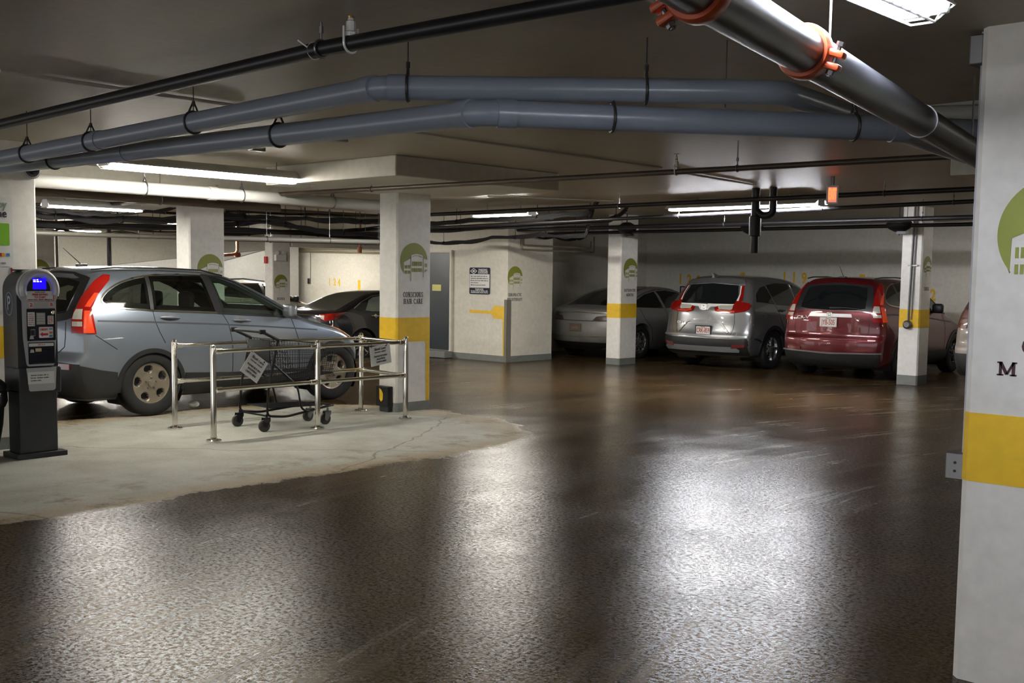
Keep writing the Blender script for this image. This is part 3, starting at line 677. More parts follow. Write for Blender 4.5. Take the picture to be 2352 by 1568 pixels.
# big black grooved pipe with orange couplings
g0, g1 = at(1380, -160, Z=2.28), at(2300, 388, Z=2.28); gd = (g1-g0).normalized()
big = empty('fire_main_pipe', g0, 'thick dusty black pipe with orange couplings, crossing the top right corner', 'pipe')
bm = B(); tube(bm, [g0, g1], .0625, 32); obj('pipe_run', bm, BIGP, big)
def coupling(p, rad, tilt):
    u, v = frame(gd); 
    s = (u*math.cos(tilt)+v*math.sin(tilt)); t = gd.cross(s)
    bm = B(); lathe(bm, [(-.028, rad*1.01), (-.028, rad*1.16), (-.017, rad*1.24), (.017, rad*1.24), (.028, rad*1.16), (.028, rad*1.01)], p, gd, 36)
    for e in (-1, 1):
        for f in (-1, 1):
            c = p+s*e*rad*1.42+t*f*.018; vs = box(bm, (-.026, -.021, -.010), (.026, .021, .010), .007)
            M = Matrix((s, gd, t)).transposed().to_4x4(); M.translation = c; xform(bm, vs, M)
    c_ = obj('coupling', bm, ORANGE, big, label='orange grooved coupling')
    for e in (-1, 1):
        bm = B(); c = p+s*e*rad*1.45; tube(bm, [c-t*.052, c+t*.045], .0065, 8); lathe(bm, [(-.052, .012), (-.040, .012)], c, t, 6); lathe(bm, [(.029, .012), (.041, .012)], c, t, 6)
        obj('bolt', bm, STEEL, c_)
def near(px, py):   # foot of the pixel's point on the pipe axis
    q = at(px, py, Z=2.28); return g0+gd*(q-g0).dot(gd)
coupling(near(1860, 118), .0625, 0.35); coupling(near(1568, -22), .0625, -0.5)
bm = B(); lathe(bm, [(-.004, .0635), (-.004, .067), (.004, .067), (.004, .0635)], near(2128, 277), gd, 32); obj('band_clamp', bm, STEEL, big)
for t_ in (.30, .80):
    q = g0.lerp(g1, t_); bm = B(); tube(bm, [q+Z3*.0625, Vector((q.x, q.y, 2.79))], .004, 6); obj('hanger_rod', bm, STEEL, big)
bm = B(); s0, s1 = at(2070, 306, Z=2.62), at(2255, 372, Z=2.62); tube(bm, [s0, s1], .03, 14)
tag(obj('small_black_pipe', bm, BPIPE), 'thinner black pipe tucked under the thick black pipe by the near pillar', 'pipe', kind='thing')
for z, q0, q1, rr, lb in ((2.60, (2040, 232), (2300, 226), .055, 'pale lit pipe stub behind the near pillar, topmost of two'), (2.52, (2130, 262), (2300, 258), .05, 'pale lit pipe stub behind the near pillar, lower of two')):
    bm = B(); p_, q_ = at(*q0, Y=7.3 if z > 2.55 else 6.9), at(*q1, Y=7.3 if z > 2.55 else 6.9); tube(bm, [p_, q_], rr, 18)
    tag(obj('pipe_stub', bm, PVCL), lb, 'pipe', kind='thing')
# second sprinkler line
a, b_ = at(130, 475, Z=2.50), at(2215, 357, Z=2.56)
fr = lambda px, py: (at(px, py, Z=2.54).x-a.x)/(b_.x-a.x)
pipe('sprinkler_pipe', 'thin dark sprinkler pipe passing in front of the middle column', [a, b_], .024, RUST, 'pipe', 'sprinkler pipes', hang=[fr(468, 460), fr(890, 435), fr(1662, 385)], heads=[fr(573, 455), fr(1518, 392)])
p_ = a.lerp(b_, fr(648, 452)); bm = B(); dd = (b_-a).normalized(); lathe(bm, [(-.05, .026), (-.05, .034), (-.02, .034), (-.02, .03), (.02, .03), (.02, .034), (.05, .034), (.05, .026)], p_, dd, 14)
tube(bm, [p_, p_+Z3*.05], .03, 10)
tag(obj('pipe_tee', bm, COPPER), 'copper-coloured pipe tee on the thin sprinkler pipe left of the middle column', 'pipe fitting', kind='thing')
# pale pipe at left, with a shadowed twin below
a, b_ = at(40, 412, X=-10.72), at(900, 474, X=-10.72)
pipe('drain_pipe', 'pale grey plastic pipe hanging below the lit beam at left', [a, b_], .066, PVCL, 'pipe', 'pale drain pipes', hang=[.28, .53, .80], coup=[.45], cw=.05, rod_z=2.78, n=24)
a, b_ = at(40, 436, X=-11.5), at(640, 478, X=-11.5)
pipe('drain_pipe', 'dark pipe in shadow just below the pale pipe at left', [a, b_], .05, RUST, 'pipe', 'pale drain pipes', hang=[.5], rod_z=2.78, n=18)
a, b_ = at(480, 452, X=-12.4), at(905, 488, X=-12.4)
pipe('conduit_pipe', 'brownish pipe running from the copper tee to the middle column', [a, b_], .03, mat('pink_grey_pipe', (0.42, 0.35, 0.30), 0.4, .2), 'pipe', None, hang=[.45], rod_z=2.6)
# long black runs towards the back right
for (q0, q1, z, rr, hx, lb) in (((960, 494), (2260, 433), 2.62, .030, (1422, 2030), 'topmost long black pipe in front of the exit sign'),
                            ((960, 525), (2260, 461), 2.55, .028, (1560, 1890, 2190), 'second long black pipe below the exit sign'),
                            ((1180, 528), (2260, 498), 2.50, .034, (1665, 2120), 'third long black pipe, just above the conduit column'),
                            ((960, 544), (2260, 514), 2.45, .030, (1440, 2085), 'lowest long black pipe crossing the top of the back wall')):
    Yp = at((q0[0]+q1[0])/2, (q0[1]+q1[1])/2, Z=z).y; a, b_ = at(*q0, Y=Yp), at(*q1, Y=Yp)
    pipe('service_pipe', lb, [a, b_], rr, BPIPE, 'pipe', 'long black service pipes', hang=[(at(x, 480, Y=Yp).x-a.x)/(b_.x-a.x) for x in hx], rod_z=2.78, n=14)
# black lumps (clamped joints) on the lowest run
for px, py, lb in ((1440, 524, 'black wrapped pipe joint above the column in front of the silver sedan'), (1727, 523, 'black wrapped pipe joint under the twin-tube light'), (2066, 516, 'black wrapped pipe joint above the conduit column')):
    q = at(px, py, Y=at(1610, 529, Z=2.45).y); bm = B(); lathe(bm, [(-.20, .03), (-.15, .07), (-.06, .11), (.06, .11), (.15, .07), (.20, .03)], q, (1, 0, 0), 14); tube(bm, [q-Z3*.16, Vector((q.x, q.y, 2.78))], .008, 6); box(bm, q+Vector((-.02, -.05, -.14)), q+Vector((.12, .05, -.10)))
    tag(obj('pipe_joint', bm, BLACKPL), lb, 'pipe joint', 'wrapped pipe joints', 'thing')
# dark drops from the ceiling in front of the twin-tube light
for px, lb, w_ in ((1737, 'dark vertical pipe dropping in front of the twin-tube light', .075), (1777, 'dark hooked pipe beside the vertical drop pipe', .05)):
    Yp = 12.6; t_ = at(px, 430, Y=Yp); bm = B()
    if w_ > .06: lathe(bm, [(0, .05), (.35, .055), (.36, .075), (.60, .075), (.61, .05), (.82, .05)], Vector((t_.x, Yp, 2.78)), (0, 0, -1), 14)
    else: tube(bm, bend([(t_.x, Yp, 2.78), (t_.x, Yp, 2.45), (t_.x-.14, Yp, 2.42), (t_.x-.26, Yp, 2.52)], .12), .045, 12)
    tag(obj('drop_pipe', bm, BLACKPL), lb, 'pipe', kind='thing')
# wire hoops and clutter by the core wall corner
a, b_ = at(1203, 570, X=-14.25), at(1357, 577, X=-14.25)
bm = B(); zt = at(1203, 540, X=-14.25).z
tube(bm, bend([(a.x, a.y, zt), (a.x, a.y, a.z+.06), (b_.x, b_.y, b_.z+.06), (b_.x, b_.y, b_.z+.2)], .04), .016, 8); tube(bm, bend([(a.x, a.y-.05, zt), (a.x, a.y-.05, a.z-.02), (b_.x, b_.y+.1, b_.z-.02), (b_.x, b_.y+.1, b_.z+.3)], .04), .016, 8)
tag(obj('conduit_loop', bm, mat('buff_conduit', (0.30, 0.26, 0.18), 0.5)), 'pair of buff conduits looping below the ceiling, above the wall corner emblem', 'conduit', kind='thing')
# bundles of dark cable
def cable(label, pts, r, plane, nstr=5, sag=.03, group='dark cable bundles', m=None, ties=3):
    r *= .62; P = [at(x, y, **plane) for x, y in pts]; Q = []
    for i in range(len(P)-1):
        for k in range(8):
            t = k/8; q = P[i].lerp(P[i+1], t); q.z -= sag*math.sin(PI*t); Q.append(q)
    Q.append(P[-1]); root = empty('cable_bundle', Q[0], label, 'cables', group)
    for s in range(nstr):
        bm = B(); a0 = random.random()*6.28; ph = random.random()*6
        tube(bm, [q+Vector((0.6*math.cos(a0+.12*i), 0.6*math.sin(a0+.12*i+1), math.sin(a0+.12*i)))*r*.8+Z3*.012*math.sin(ph+i*.7) for i, q in enumerate(Q)], r*(.42+.2*random.random()), 7)
        obj('cable', bm, m or BLACKPL, root)
    for k in range(ties):
        i = int((k+.5)*len(Q)/ties); bm = B(); q = Q[i]; tube(bm, [q+Z3*r, Vector((q.x, q.y, 2.56 if q.x < -11.9 and q.y < 9 else 2.78))], .005, 5); lathe(bm, [(-.012, r*1.3), (.012, r*1.3)], q, Q[min(i+1, len(Q)-1)]-Q[max(i-1, 0)], 10); obj('hanger', bm, BLACKM, root)
    return root
cable('thick dark cable bundle at left, nearest the ceiling and crossing the lit tube', [(60, 476), (150, 484), (215, 489), (320, 484), (420, 470), (560, 452)], .035, dict(X=-14.7), 6)
cable('heavy sagging cable bundle below the far left fluorescent light', [(60, 480), (160, 494), (280, 503), (420, 504), (560, 496)], .075, dict(X=-15.0), 9)
cable('flat dark cable tray line across the left, above the car aerial', [(60, 511), (200, 516), (420, 524), (640, 534), (870, 543)], .06, dict(X=-15.4), 8, 0.0)
cable('lowest dark cable line at left with a white fitting', [(60, 527), (140, 530), (280, 534), (420, 540)], .03, dict(X=-15.9), 4)
cable('looping black cable bundle right of the second column', [(500, 520), (560, 512), (620, 508), (690, 522), (760, 534), (872, 540)], .05, dict(X=-15.0), 8, .0)
cable('upper black cable bundle between the two columns', [(500, 492), (600, 498), (700, 500), (800, 506), (872, 508)], .05, dict(X=-14.7), 8, .02)
cable('straight black cable bundle on a tray between the two columns', [(500, 538), (640, 536), (760, 532), (872, 524)], .045, dict(X=-15.6), 7, .0)
cable('tangled black cables right of the middle column, upper bundle', [(960, 513), (1080, 505), (1180, 500), (1290, 492), (1350, 488), (1372, 462)], .05, dict(Y=13.6), 8, .02)
cable('tangled black cables right of the middle column, lower bundle', [(960, 550), (1040, 557), (1130, 545), (1240, 538), (1345, 540), (1362, 480)], .04, dict(Y=14.4), 7, .03)
cable('thin black cables strung high between the two columns', [(480, 481), (640, 489), (760, 493), (890, 497)], .022, dict(X=-15.8), 4, .01)
cable('thin black cables strung low between the two columns', [(480, 549), (620, 547), (760, 551), (890, 548)], .022, dict(X=-15.9), 4, .015)
cable('thin black cables across the left, just under the tray line', [(60, 519), (200, 523), (420, 531)], .02, dict(X=-15.7), 4, .01)
cable('dark cables drooping beside the buff conduit loop', [(1225, 542), (1270, 546), (1320, 550), (1345, 542), (1358, 470)], .03, dict(X=-14.2), 5, .02)
cable('black cable bundle hugging the lowest long pipe', [(960, 531), (1120, 520), (1260, 512), (1400, 505), (1440, 478)], .05, dict(Y=14.0), 7, .02)
# pipes below the cable lines at left
for q0, q1, Xp, rr, m_, lb in (((60, 534), (905, 560), -15.4, .035, mat('dull_grey_pipe', (0.20, 0.19, 0.16), 0.45, .3), 'dull grey pipe under the cable lines at left'), ((500, 546), (905, 556), -14.6, .035, PVCL, 'pale pipe under the cables between the two columns'),
                               ((60, 468), (560, 500), -15.2, .02, BPIPE, 'thin black conduit on the bright far ceiling at left'), ((500, 478), (905, 500), -16.2, .05, mat('dull_grey_pipe', (0.20, 0.19, 0.16), 0.45, .3), 'shadowed grey pipe high between the two columns')):
    pipe('service_pipe', lb, [at(*q0, X=Xp), at(*q1, X=Xp)], rr, m_, 'pipe', 'pipes under the cables', hang=[.25, .6, .9], rod_z=lambda p: 2.56 if p.y < 9 else 2.79)
# upright dark pipes on the left wall
for px, y0, y1, Xp, rr, m_, lb in ((250, 535, 625, -17.0, .035, BPIPE, 'black upright pipe behind the roof of the blue-grey car'), (130, 525, 625, -18.85, .022, RUST, 'brown upright conduit beside the half-hidden left emblem')):
    a, b_ = at(px, y0, X=Xp), at(px, y1, X=Xp); bm = B(); tube(bm, [(a.x, a.y, 2.56), (a.x, a.y, floor_z(a.x))], rr, 10)
    tag(obj('upright_pipe', bm, m_), lb, 'pipe', kind='thing')
# copper elbow by the second column, pipes in bay 124
Xp = -18.5; bm = B(); tube(bm, bend([Vector((Xp, at(545, 552, X=Xp).y, 2.79)), at(545, 583, X=Xp), at(500, 587, X=Xp)], .1), .03, 10); q = at(545, 585, X=Xp); lathe(bm, [(-.05, .045), (.05, .045)], q, (0, 1, 0), 10)
tag(obj('elbow_pipe', bm, COPPER), 'copper elbow pipe hanging right of the second column', 'pipe', kind='thing')
for y0, y1, lb in ((571, 573, 'upper pipe along the wall of bay 124'), (577, 581, 'lower pipe along the wall of bay 124')):
    bm = B(); tube(bm, [at(682, y0, Y=22.13), at(905, y1, Y=22.13)], .035, 10); tag(obj('wall_pipe', bm, mat('olive_pipe', (0.25, 0.22, 0.14), 0.5)), lb, 'pipe', 'pipes in bay 124', 'thing')
bm = B(); q = at(827, 572, X=-20.6); tube(bm, [Vector((q.x, q.y, 2.79)), q], .03, 8); lathe(bm, [(-.09, .05), (.05, .06)], at(826, 572, X=-20.6), (0, 0, 1), 10); tag(obj('sprinkler_drop', bm, COPPER), 'copper sprinkler drop in front of the far bay 124', 'sprinkler', kind='thing')
Xp = at(713, 640, Y=21.9); bm = B(); tube(bm, [at(713, 575, Y=22.17), at(713, 642, Y=22.17)], .012, 6); q = at(710, 646, Y=22.17); box(bm, q-Vector((.06, .03, .08)), q+Vector((.06, .032, .1)), .01); tag(obj('wall_outlet_drop', bm, STEEL), 'hanging outlet cord on the wall of bay 124', 'outlet', kind='thing')
# thin surface conduits on the ceiling
for q0, q1, lb in (((0, 163), (560, 245), 'thin pale conduit across the ceiling at upper left'), ((900, 296), (1520, 385), 'thin pale conduit on the ceiling right of the drop panel'), ((1120, 450), (1410, 461), 'thin pale conduit on the ceiling above the far corner light'), ((1560, 395), (1735, 425), 'grey conduit on the ceiling leading to the dark drop pipes')):
    bm = B(); a, b_ = at(*q0, Z=2.765), at(*q1, Z=2.765); tube(bm, [a, b_], .011, 8); tag(obj('ceiling_conduit', bm, mat('pale_conduit', (.50, .47, .40), .5)), lb, 'conduit', 'thin ceiling conduits', 'thing')
# small speaker-like brackets on the ceiling by the grey pipes
for px, py, lb in ((590, 342, 'small grey bracket on the ceiling above the bright light'), (778, 320, 'small grey bracket on the ceiling under the lower grey pipe')):
    q = at(px, py, Z=2.74); bm = B(); box(bm, q-Vector((.04, .07, .02)), q+Vector((.04, .07, .03)), .006); tube(bm, [q, q+Vector((0, -.16, .01))], .01, 6); tube(bm, [q, Vector((q.x, q.y, 2.785))], .012, 6)
    tag(obj('ceiling_bracket', bm, STEEL), lb, 'bracket', 'small ceiling brackets', 'thing')
# exit sign
q = at(1912, 447, Z=2.58); r = empty('exit_sign', q, 'lit red exit sign with a pale housing hanging from the ceiling at back right', 'exit sign')
u = Vector((math.cos(.45), math.sin(.45), 0)); n_ = u.cross(Z3)
bm = B(); vs = box(bm, (-.065, -.025, -.105), (.065, .025, .105), .006); M = Matrix((u, -n_, Z3)).transposed().to_4x4(); M.translation = q; xform(bm, vs, M); obj('housing', bm, WHITEM, r, smooth=False)
bm = B(); prism(bm, [(-.045, -.085), (.045, -.085), (.045, .08), (-.045, .08)], q+n_*.027, u, Z3, .002); obj('lit_panel', bm, mat('lit_red_panel', (.6, .35, .28), .5, emit=((1, .30, .20), .35)), r, smooth=False)
bm = B(); text_bm(bm, 'EXIT', q+n_*.0285, u, Z3, .165, 'CENTER', .25, .02); obj('lettering', bm, mat('lit_red_letters', (.9, .2, .1), .5, emit=((1, .10, .015), 2.0)), r, smooth=False)
bm = B(); tube(bm, [q+Z3*.105, Vector((q.x, q.y, 2.785))], .02, 8); obj('stem', bm, STEEL, r)
# emergency light and fire alarm near the far column
q = at(641, 592, X=-24.099); r = empty('emergency_light', q, 'white twin-head emergency light on the far column behind the car windscreen', 'emergency light')
bm = B(); box(bm, (q.x, q.y-.16, q.z-.08), (q.x+.1, q.y+.16, q.z+.08), .01); obj('housing', bm, WHITEM, r, smooth=False)
for s in (-1, 1):
    bm = B(); lathe(bm, [(-.04, .03), (.05, .06), (.055, .055)], Vector((q.x+.05, q.y+s*.11, q.z+.14)), (1, s*.4, -.3), 12); obj('lamp_head', bm, WHITEM, r)
q = at(617, 597, X=-24.4); bm = B(); box(bm, (q.x, yA-.06, q.z-.09), (q.x+.1, yA+.001, q.z+.09), .008)
tag(obj('fire_alarm_pull', bm, mat('fire_red', (.6, .03, .02), .4), smooth=False), 'red fire alarm pull station on the far column edge', 'fire alarm', kind='thing')
q = at(521, 540, X=-14.1); bm = B(); box(bm, (q.x-.14, 8.99, q.z-.10), (q.x-.02, 9.05, q.z+.09), .006); tag(obj('control_box', bm, mat('grey_box', (.5, .5, .46), .5), smooth=False), 'grey control box on the side of the second column', 'control box', kind='thing')
# dome camera on the left column
q = at(68, 390, X=-10.2); r = empty('dome_camera', q, 'black dome security camera on the left column near the ceiling', 'security camera')
bm = B(); lathe(bm, [(0, .085), (.05, .085), (.06, .07)], Vector((-10.2, q.y, q.z)), (1, 0, 0), 24); obj('mount', bm, mat('camera_grey', (.45, .45, .43), .4), r)
bm = B(); lathe(bm, [(.055, .068), (.085, .06), (.11, .042), (.122, .018), (.124, .001)], Vector((-10.2, q.y, q.z)), (1, 0, 0), 24); obj('dome', bm, mat('smoked_dome', (.006, .006, .02), .08), r)
# conduit and box on the right column, near-pillar boxes
q = at(2092, 660, Y=17.05); zb = at(2083, 745, Y=17.05).z; r = empty('conduit_run', (q.x, 17.04, zb), 'grey conduit with a round junction box down the face of the right column', 'conduit')
bm = B(); tube(bm, [(q.x-.02, 17.035, zb), (q.x+.02, 17.035, 2.78)], .014, 10); tube(bm, [(q.x+.03, 17.04, zb+.08), (q.x+.065, 17.04, 2.78)], .009, 8); obj('conduit_tube', bm, STEEL, r)
bm = B(); lathe(bm, [(0, .068), (.05, .068), (.07, .045)], Vector((q.x-.02, 17.055, zb)), (0, -1, 0), 16); obj('junction_box', bm, STEEL, r)
bm = B(); box(bm, (q.x-.06, 17.03, 1.86), (q.x+.1, 17.05, 1.88)); obj('strap', bm, STEEL, r)
bm = B(); a, b_ = at(2236, 84, Y=4.64), at(2262, 150, Y=4.64); box(bm, (a.x, 4.60, b_.z), (-1.722, 4.72, a.z), .006)
tag(obj('electrical_box', bm, STEEL, smooth=False), 'galvanised electrical box at the top of the near pillar', 'electrical box', 'boxes on the near pillar', 'thing')
r = empty('outlet_box', (-1.75, 4.66, .7), 'galvanised outlet box with a conduit, low on the edge of the near pillar', 'electrical box', 'boxes on the near pillar')
a, b_ = at(2181, 1035, Y=4.64), at(2216, 1100, Y=4.64); bm = B(); box(bm, (a.x, 4.60, b_.z), (-1.722, 4.70, a.z), .004); obj('box_body', bm, STEEL, r, smooth=False)
bm = B(); tube(bm, [(-1.738, 4.65, a.z), (-1.738, 4.65, 2.64)], .012, 8); obj('conduit_tube', bm, mat('painted_conduit', (.45, .46, .5), .4), r)
bm = B(); [lathe(bm, [(0, .006), (.003, .006)], Vector((a.x+.04, 4.60, a.z-dz)), (0, -1, 0), 8) for dz in (.04, .075)]; obj('knockout', bm, BLACKPL, r)
# ------------------------------------------------------------------ cars
def interp(tab, x):
    if x <= tab[0][0]: return tab[0][1]
    for (a, va), (b, vb) in zip(tab, tab[1:]):
        if x <= b:
            t = (x-a)/(b-a); return va+(vb-va)*t
    return tab[-1][1]
def smooth_tab(tab, n=60):
    """Catmull-Rom through the control points"""
    P = [tab[0]]+list(tab)+[tab[-1]]; out = []
    for i in range(1, len(P)-2):
        p0, p1, p2, p3 = P[i-1:i+3]
        for k in range(10):
            t = k/10; x = p1[0]+(p2[0]-p1[0])*t
            m1 = (p2[1]-p0[1])/max(1e-6, p2[0]-p0[0])*(p2[0]-p1[0]); m2 = (p3[1]-p1[1])/max(1e-6, p3[0]-p1[0])*(p2[0]-p1[0])
            out.append((x, (2*t**3-3*t*t+1)*p1[1]+(t**3-2*t*t+t)*m1+(-2*t**3+3*t*t)*p2[1]+(t**3-t*t)*m2))
    out.append(tab[-1]); return out
class Car:
    """local frame: x to the right, y forward from the rear axle, z up"""
    def __init__(s, name, label, loc, top, rear, front, sec, plan, y0, y1, zb, paint, cat='car', rrear=.10, rfront=.22, crown=.05, R=.09, nl=90, nw=36, nh=32, rear_pow=2.4, group=None):
        s.root = empty(name, loc, label, cat, group); s.paint = paint
        s.top = smooth_tab(top); s.rear = smooth_tab(rear); s.front = smooth_tab(front); s.sec = smooth_tab(sec); s.plan = smooth_tab(plan)
        s.y0, s.y1, s.zb = y0, y1, zb; s.rrear, s.rfront, s.crown, s.R, s.rp = rrear, rfront, crown, R, rear_pow
        s.bm = s.body(nl, nw, nh); s.bvh = BVHTree.FromBMesh(s.bm)
    def pt(s, a, b_, c):   # a,b,c in 0..1 cube (length, width, height), with rounded edges
        L, W, H = s.y1-s.y0, 1.8, 1.4; R = s.R
        p = Vector((a*L, b_*W, c*H)); q = Vector((min(max(p.x, R), L-R), min(max(p.y, R), W-R), min(max(p.z, R), H-R)))
        d = p-q
        if d.length > 1e-9: p = q+d.normalized()*R
        u, v, w_ = p.x/L, p.y/W*2-1, p.z/H
        y = s.y0+u*L
        for _ in range(6):
            z = s.zb+w_*(interp(s.top, y)-s.zb)
            ya, yb = s.y0+interp(s.rear, z), s.y1-interp(s.front, z)
            y = ya+u*(yb-ya)
        av = abs(v); y += s.rrear*av**s.rp*max(0, 1-u*3.2)**2 - s.rfront*av**2.6*max(0, 1-(1-u)*3.0)**2
        hw = interp(s.plan, y)*interp(s.sec, z)
        z -= s.crown*av**3*w_**3*min(1, max(0, (z-.7)/.4))
        return Vector((v*hw, y, z))
    def body(s, nl, nw, nh):
        bm = B(); D = {}
        def vert(i, j, k):
            if (i, j, k) not in D: D[(i, j, k)] = bm.verts.new(s.pt(i/nl, j/nw, k/nh))
            return D[(i, j, k)]
        for i in range(nl):
            for j in range(nw):
                for k in (0, nh):
                    q = [vert(i, j, k), vert(i+1, j, k), vert(i+1, j+1, k), vert(i, j+1, k)]; bm.faces.new(q if k else q[::-1])
        for i in range(nl):
            for k in range(nh):
                for j in (0, nw):
                    q = [vert(i, j, k), vert(i+1, j, k), vert(i+1, j, k+1), vert(i, j, k+1)]; bm.faces.new(q[::-1] if j else q)
        for j in range(nw):
            for k in range(nh):
                for i in (0, nl):
                    q = [vert(i, j, k), vert(i, j+1, k), vert(i, j+1, k+1), vert(i, j, k+1)]; bm.faces.new(q if i else q[::-1])
        bmesh.ops.recalc_face_normals(bm, faces=bm.faces); bm.normal_update()
        return bm
    # projection of flat outlines onto the body: side (y,z), rear (x,z), top (x,y), corner (45 degrees)
    def ray(s, view, p):
        if view == 'R': o, d = Vector((3, p[0], p[1])), Vector((-1, 0, 0))
        elif view == 'L': o, d = Vector((-3, p[0], p[1])), Vector((1, 0, 0))
        elif view == 'B': o, d = Vector((p[0], s.y0-2, p[1])), Vector((0, 1, 0))
        elif view == 'F': o, d = Vector((p[0], s.y1+2, p[1])), Vector((0, -1, 0))
        elif view == 'T': o, d = Vector((p[0], p[1], 4)), Vector((0, 0, -1))
        else:
            sx = 1 if view == 'BR' else -1; r2 = math.sqrt(.5)
            u = Vector((sx*r2, r2, 0)); d = Vector((-sx*r2, r2, 0)); c0 = Vector((sx*.9, s.y0, 0))
            o = c0+u*p[0]-d*4+Z3*p[1]
        h = s.bvh.ray_cast(o, d)
        return (h[0], h[1], d) if h[0] is not None else (None, None, d)
    def panel(s, name, view, poly, m, off=.005, res=.045, depth=.012, parent=None, mirror=False, label=None, smooth=True):
        out = []
        views = [(view, 1)]
        if mirror: views.append(({'R': 'L', 'L': 'R', 'BR': 'BL', 'B': 'B', 'T': 'T', 'F': 'F'}[view], -1 if view in 'BTF' else 1))
        for vw, sg in views:
            pl = [(x*sg, y) for x, y in poly]
            # densify outline
            ed = []
            for i in range(len(pl)):
                a, b_ = Vector(pl[i]), Vector(pl[(i+1) % len(pl)]); n = max(1, int((b_-a).length/res+.5))
                ed += [a.lerp(b_, k/n) for k in range(n)]
            n0 = len(ed); xs_ = [p.x for p in ed]; ys_ = [p.y for p in ed]; pts = list(ed)
            def inside(q):
                c = False
                for i in range(n0):
                    a, b_ = ed[i], ed[i-1]
                    if (a.y > q.y) != (b_.y > q.y) and q.x < (b_.x-a.x)*(q.y-a.y)/(b_.y-a.y)+a.x: c = not c
                return c
            gx = np.arange(min(xs_)+res*.5, max(xs_), res); gy = np.arange(min(ys_)+res*.5, max(ys_), res)
            for x in gx:
                for y in gy:
                    q = Vector((float(x), float(y)))
                    if inside(q) and min((q-e).length for e in ed) > res*.45: pts.append(q)
            r = geometry.delaunay_2d_cdt(pts, [], [list(range(n0))], 1, 1e-5)
            bm = B(); vs = []
            for q in r[0]:
                h, nn, d = s.ray(vw, q)
                if h is None: vs.append(None); continue
                if nn.dot(d) > 0: nn = -nn
                vs.append((bm.verts.new(h+nn*off), bm.verts.new(h+nn*(off-depth))))
            cnt = {}
            for f in r[2]:
                if any(vs[i] is None for i in f): continue
                try: bm.faces.new([vs[i][0] for i in f])
                except ValueError: continue
                for a, b_ in zip(f, list(f[1:])+[f[0]]): k = (min(a, b_), max(a, b_)); cnt[k] = cnt.get(k, 0)+1
            for (a, b_), c in cnt.items():
                if c == 1:
                    try: bm.faces.new((vs[a][0], vs[b_][0], vs[b_][1], vs[a][1]))
                    except ValueError: pass
            lo = [v for v in bm.verts if not v.link_faces]; bmesh.ops.delete(bm, geom=lo, context='VERTS')
            if len(bm.faces): out.append(obj(name, bm, m, parent or s.root, local=True, smooth=smooth, angle=50, label=label))
            else: bm.free()
        return out
    def strip(s, name, view, line, wd, m, off=.006, mirror=False, parent=None, res=.04, closed=False):
        """a narrow band following a line on the body"""
        out = []; views = [(view, 1)]
        if mirror: views.append(({'R': 'L', 'L': 'R', 'BR': 'BL', 'B': 'B', 'T': 'T', 'F': 'F'}[view], -1 if view in 'BTF' else 1))
        for vw, sg in views:
            P = [Vector((x*sg, y)) for x, y in line]
            if closed: P.append(P[0].copy())
            D_ = [P[0]]
            for a, b_ in zip(P, P[1:]):
                n = max(1, int((b_-a).length/res)); D_ += [a.lerp(b_, (k+1)/n) for k in range(n)]
            bm = B(); prev = None
            for i, p in enumerate(D_):
                t = (D_[min(i+1, len(D_)-1)]-D_[max(i-1, 0)])
                if closed and i in (0, len(D_)-1): t = D_[1]-D_[-2]
                t = t.normalized() if t.length > 0 else Vector((1, 0)); nrm = Vector((-t.y, t.x))*wd/2
                row = []
                for q, dz in ((p+nrm, -.008), (p+nrm, off), (p-nrm, off), (p-nrm, -.008)):
                    h, nn, d = s.ray(vw, q)
                    if h is None: row = None; break
                    if nn.dot(d) > 0: nn = -nn
                    row.append(bm.verts.new(h+nn*dz))
                if row and prev:
                    for k in range(3):
                        try: bm.faces.new((prev[k], prev[k+1], row[k+1], row[k]))
                        except ValueError: pass
                prev = row
            lo = [v for v in bm.verts if not v.link_faces]; bmesh.ops.delete(bm, geom=lo, context='VERTS')
            if len(bm.faces): out.append(obj(name, bm, m, parent or s.root, local=True, angle=40))
            else: bm.free()
        return out
    def cut(s, view, poly, shrink=.02):
        """open the body inside an outline (for see-through windows)"""
        c = sum((Vector(p) for p in poly), Vector((0, 0)))/len(poly)
        pl = [Vector(p)+(c-Vector(p)).normalized()*shrink for p in poly]
        def inside(q):
            r = False
            for i in range(len(pl)):
                a, b_ = pl[i], pl[i-1]
                if (a.y > q.y) != (b_.y > q.y) and q.x < (b_.x-a.x)*(q.y-a.y)/(b_.y-a.y)+a.x: r = not r
            return r
        dead = []
        for f in s.bm.faces:
            m_ = f.calc_center_median(); n = f.normal
            if view in 'RL' and n.x*(1 if view == 'R' else -1) > .45: q = Vector((m_.y, m_.z))
            elif view == 'B' and n.y < -.3: q = Vector((m_.x, m_.z))
            elif view == 'F' and n.y > .15 and n.z < .95: q = Vector((m_.x, m_.z))
            else: continue
            if inside(q): dead.append(f)
        bmesh.ops.delete(s.bm, geom=dead, context='FACES')
    def finish(s, arches, r_arch=.39, dark=.0):
        """wheel openings, then link the body"""
        bm = s.bm
        me = bpy.data.meshes.new('body'); bm.to_mesh(me); bm.free()
        o = bpy.data.objects.new('body', me); COL.objects.link(o)
        b2 = B()
        for y in arches:
            for sx in (-1, 1): lathe(b2, [(0, r_arch), (.34, r_arch)], (sx*1.02, y, .345), (-sx, 0, 0), 40)
        bmesh.ops.recalc_face_normals(b2, faces=b2.faces)
        mc = bpy.data.meshes.new('cut'); b2.to_mesh(mc); b2.free(); oc = bpy.data.objects.new('cut', mc); COL.objects.link(oc)
        md = o.modifiers.new('arches', 'BOOLEAN'); md.object = oc; md.operation = 'DIFFERENCE'; md.solver = 'EXACT'
        dg = bpy.context.evaluated_depsgraph_get(); dg.update()
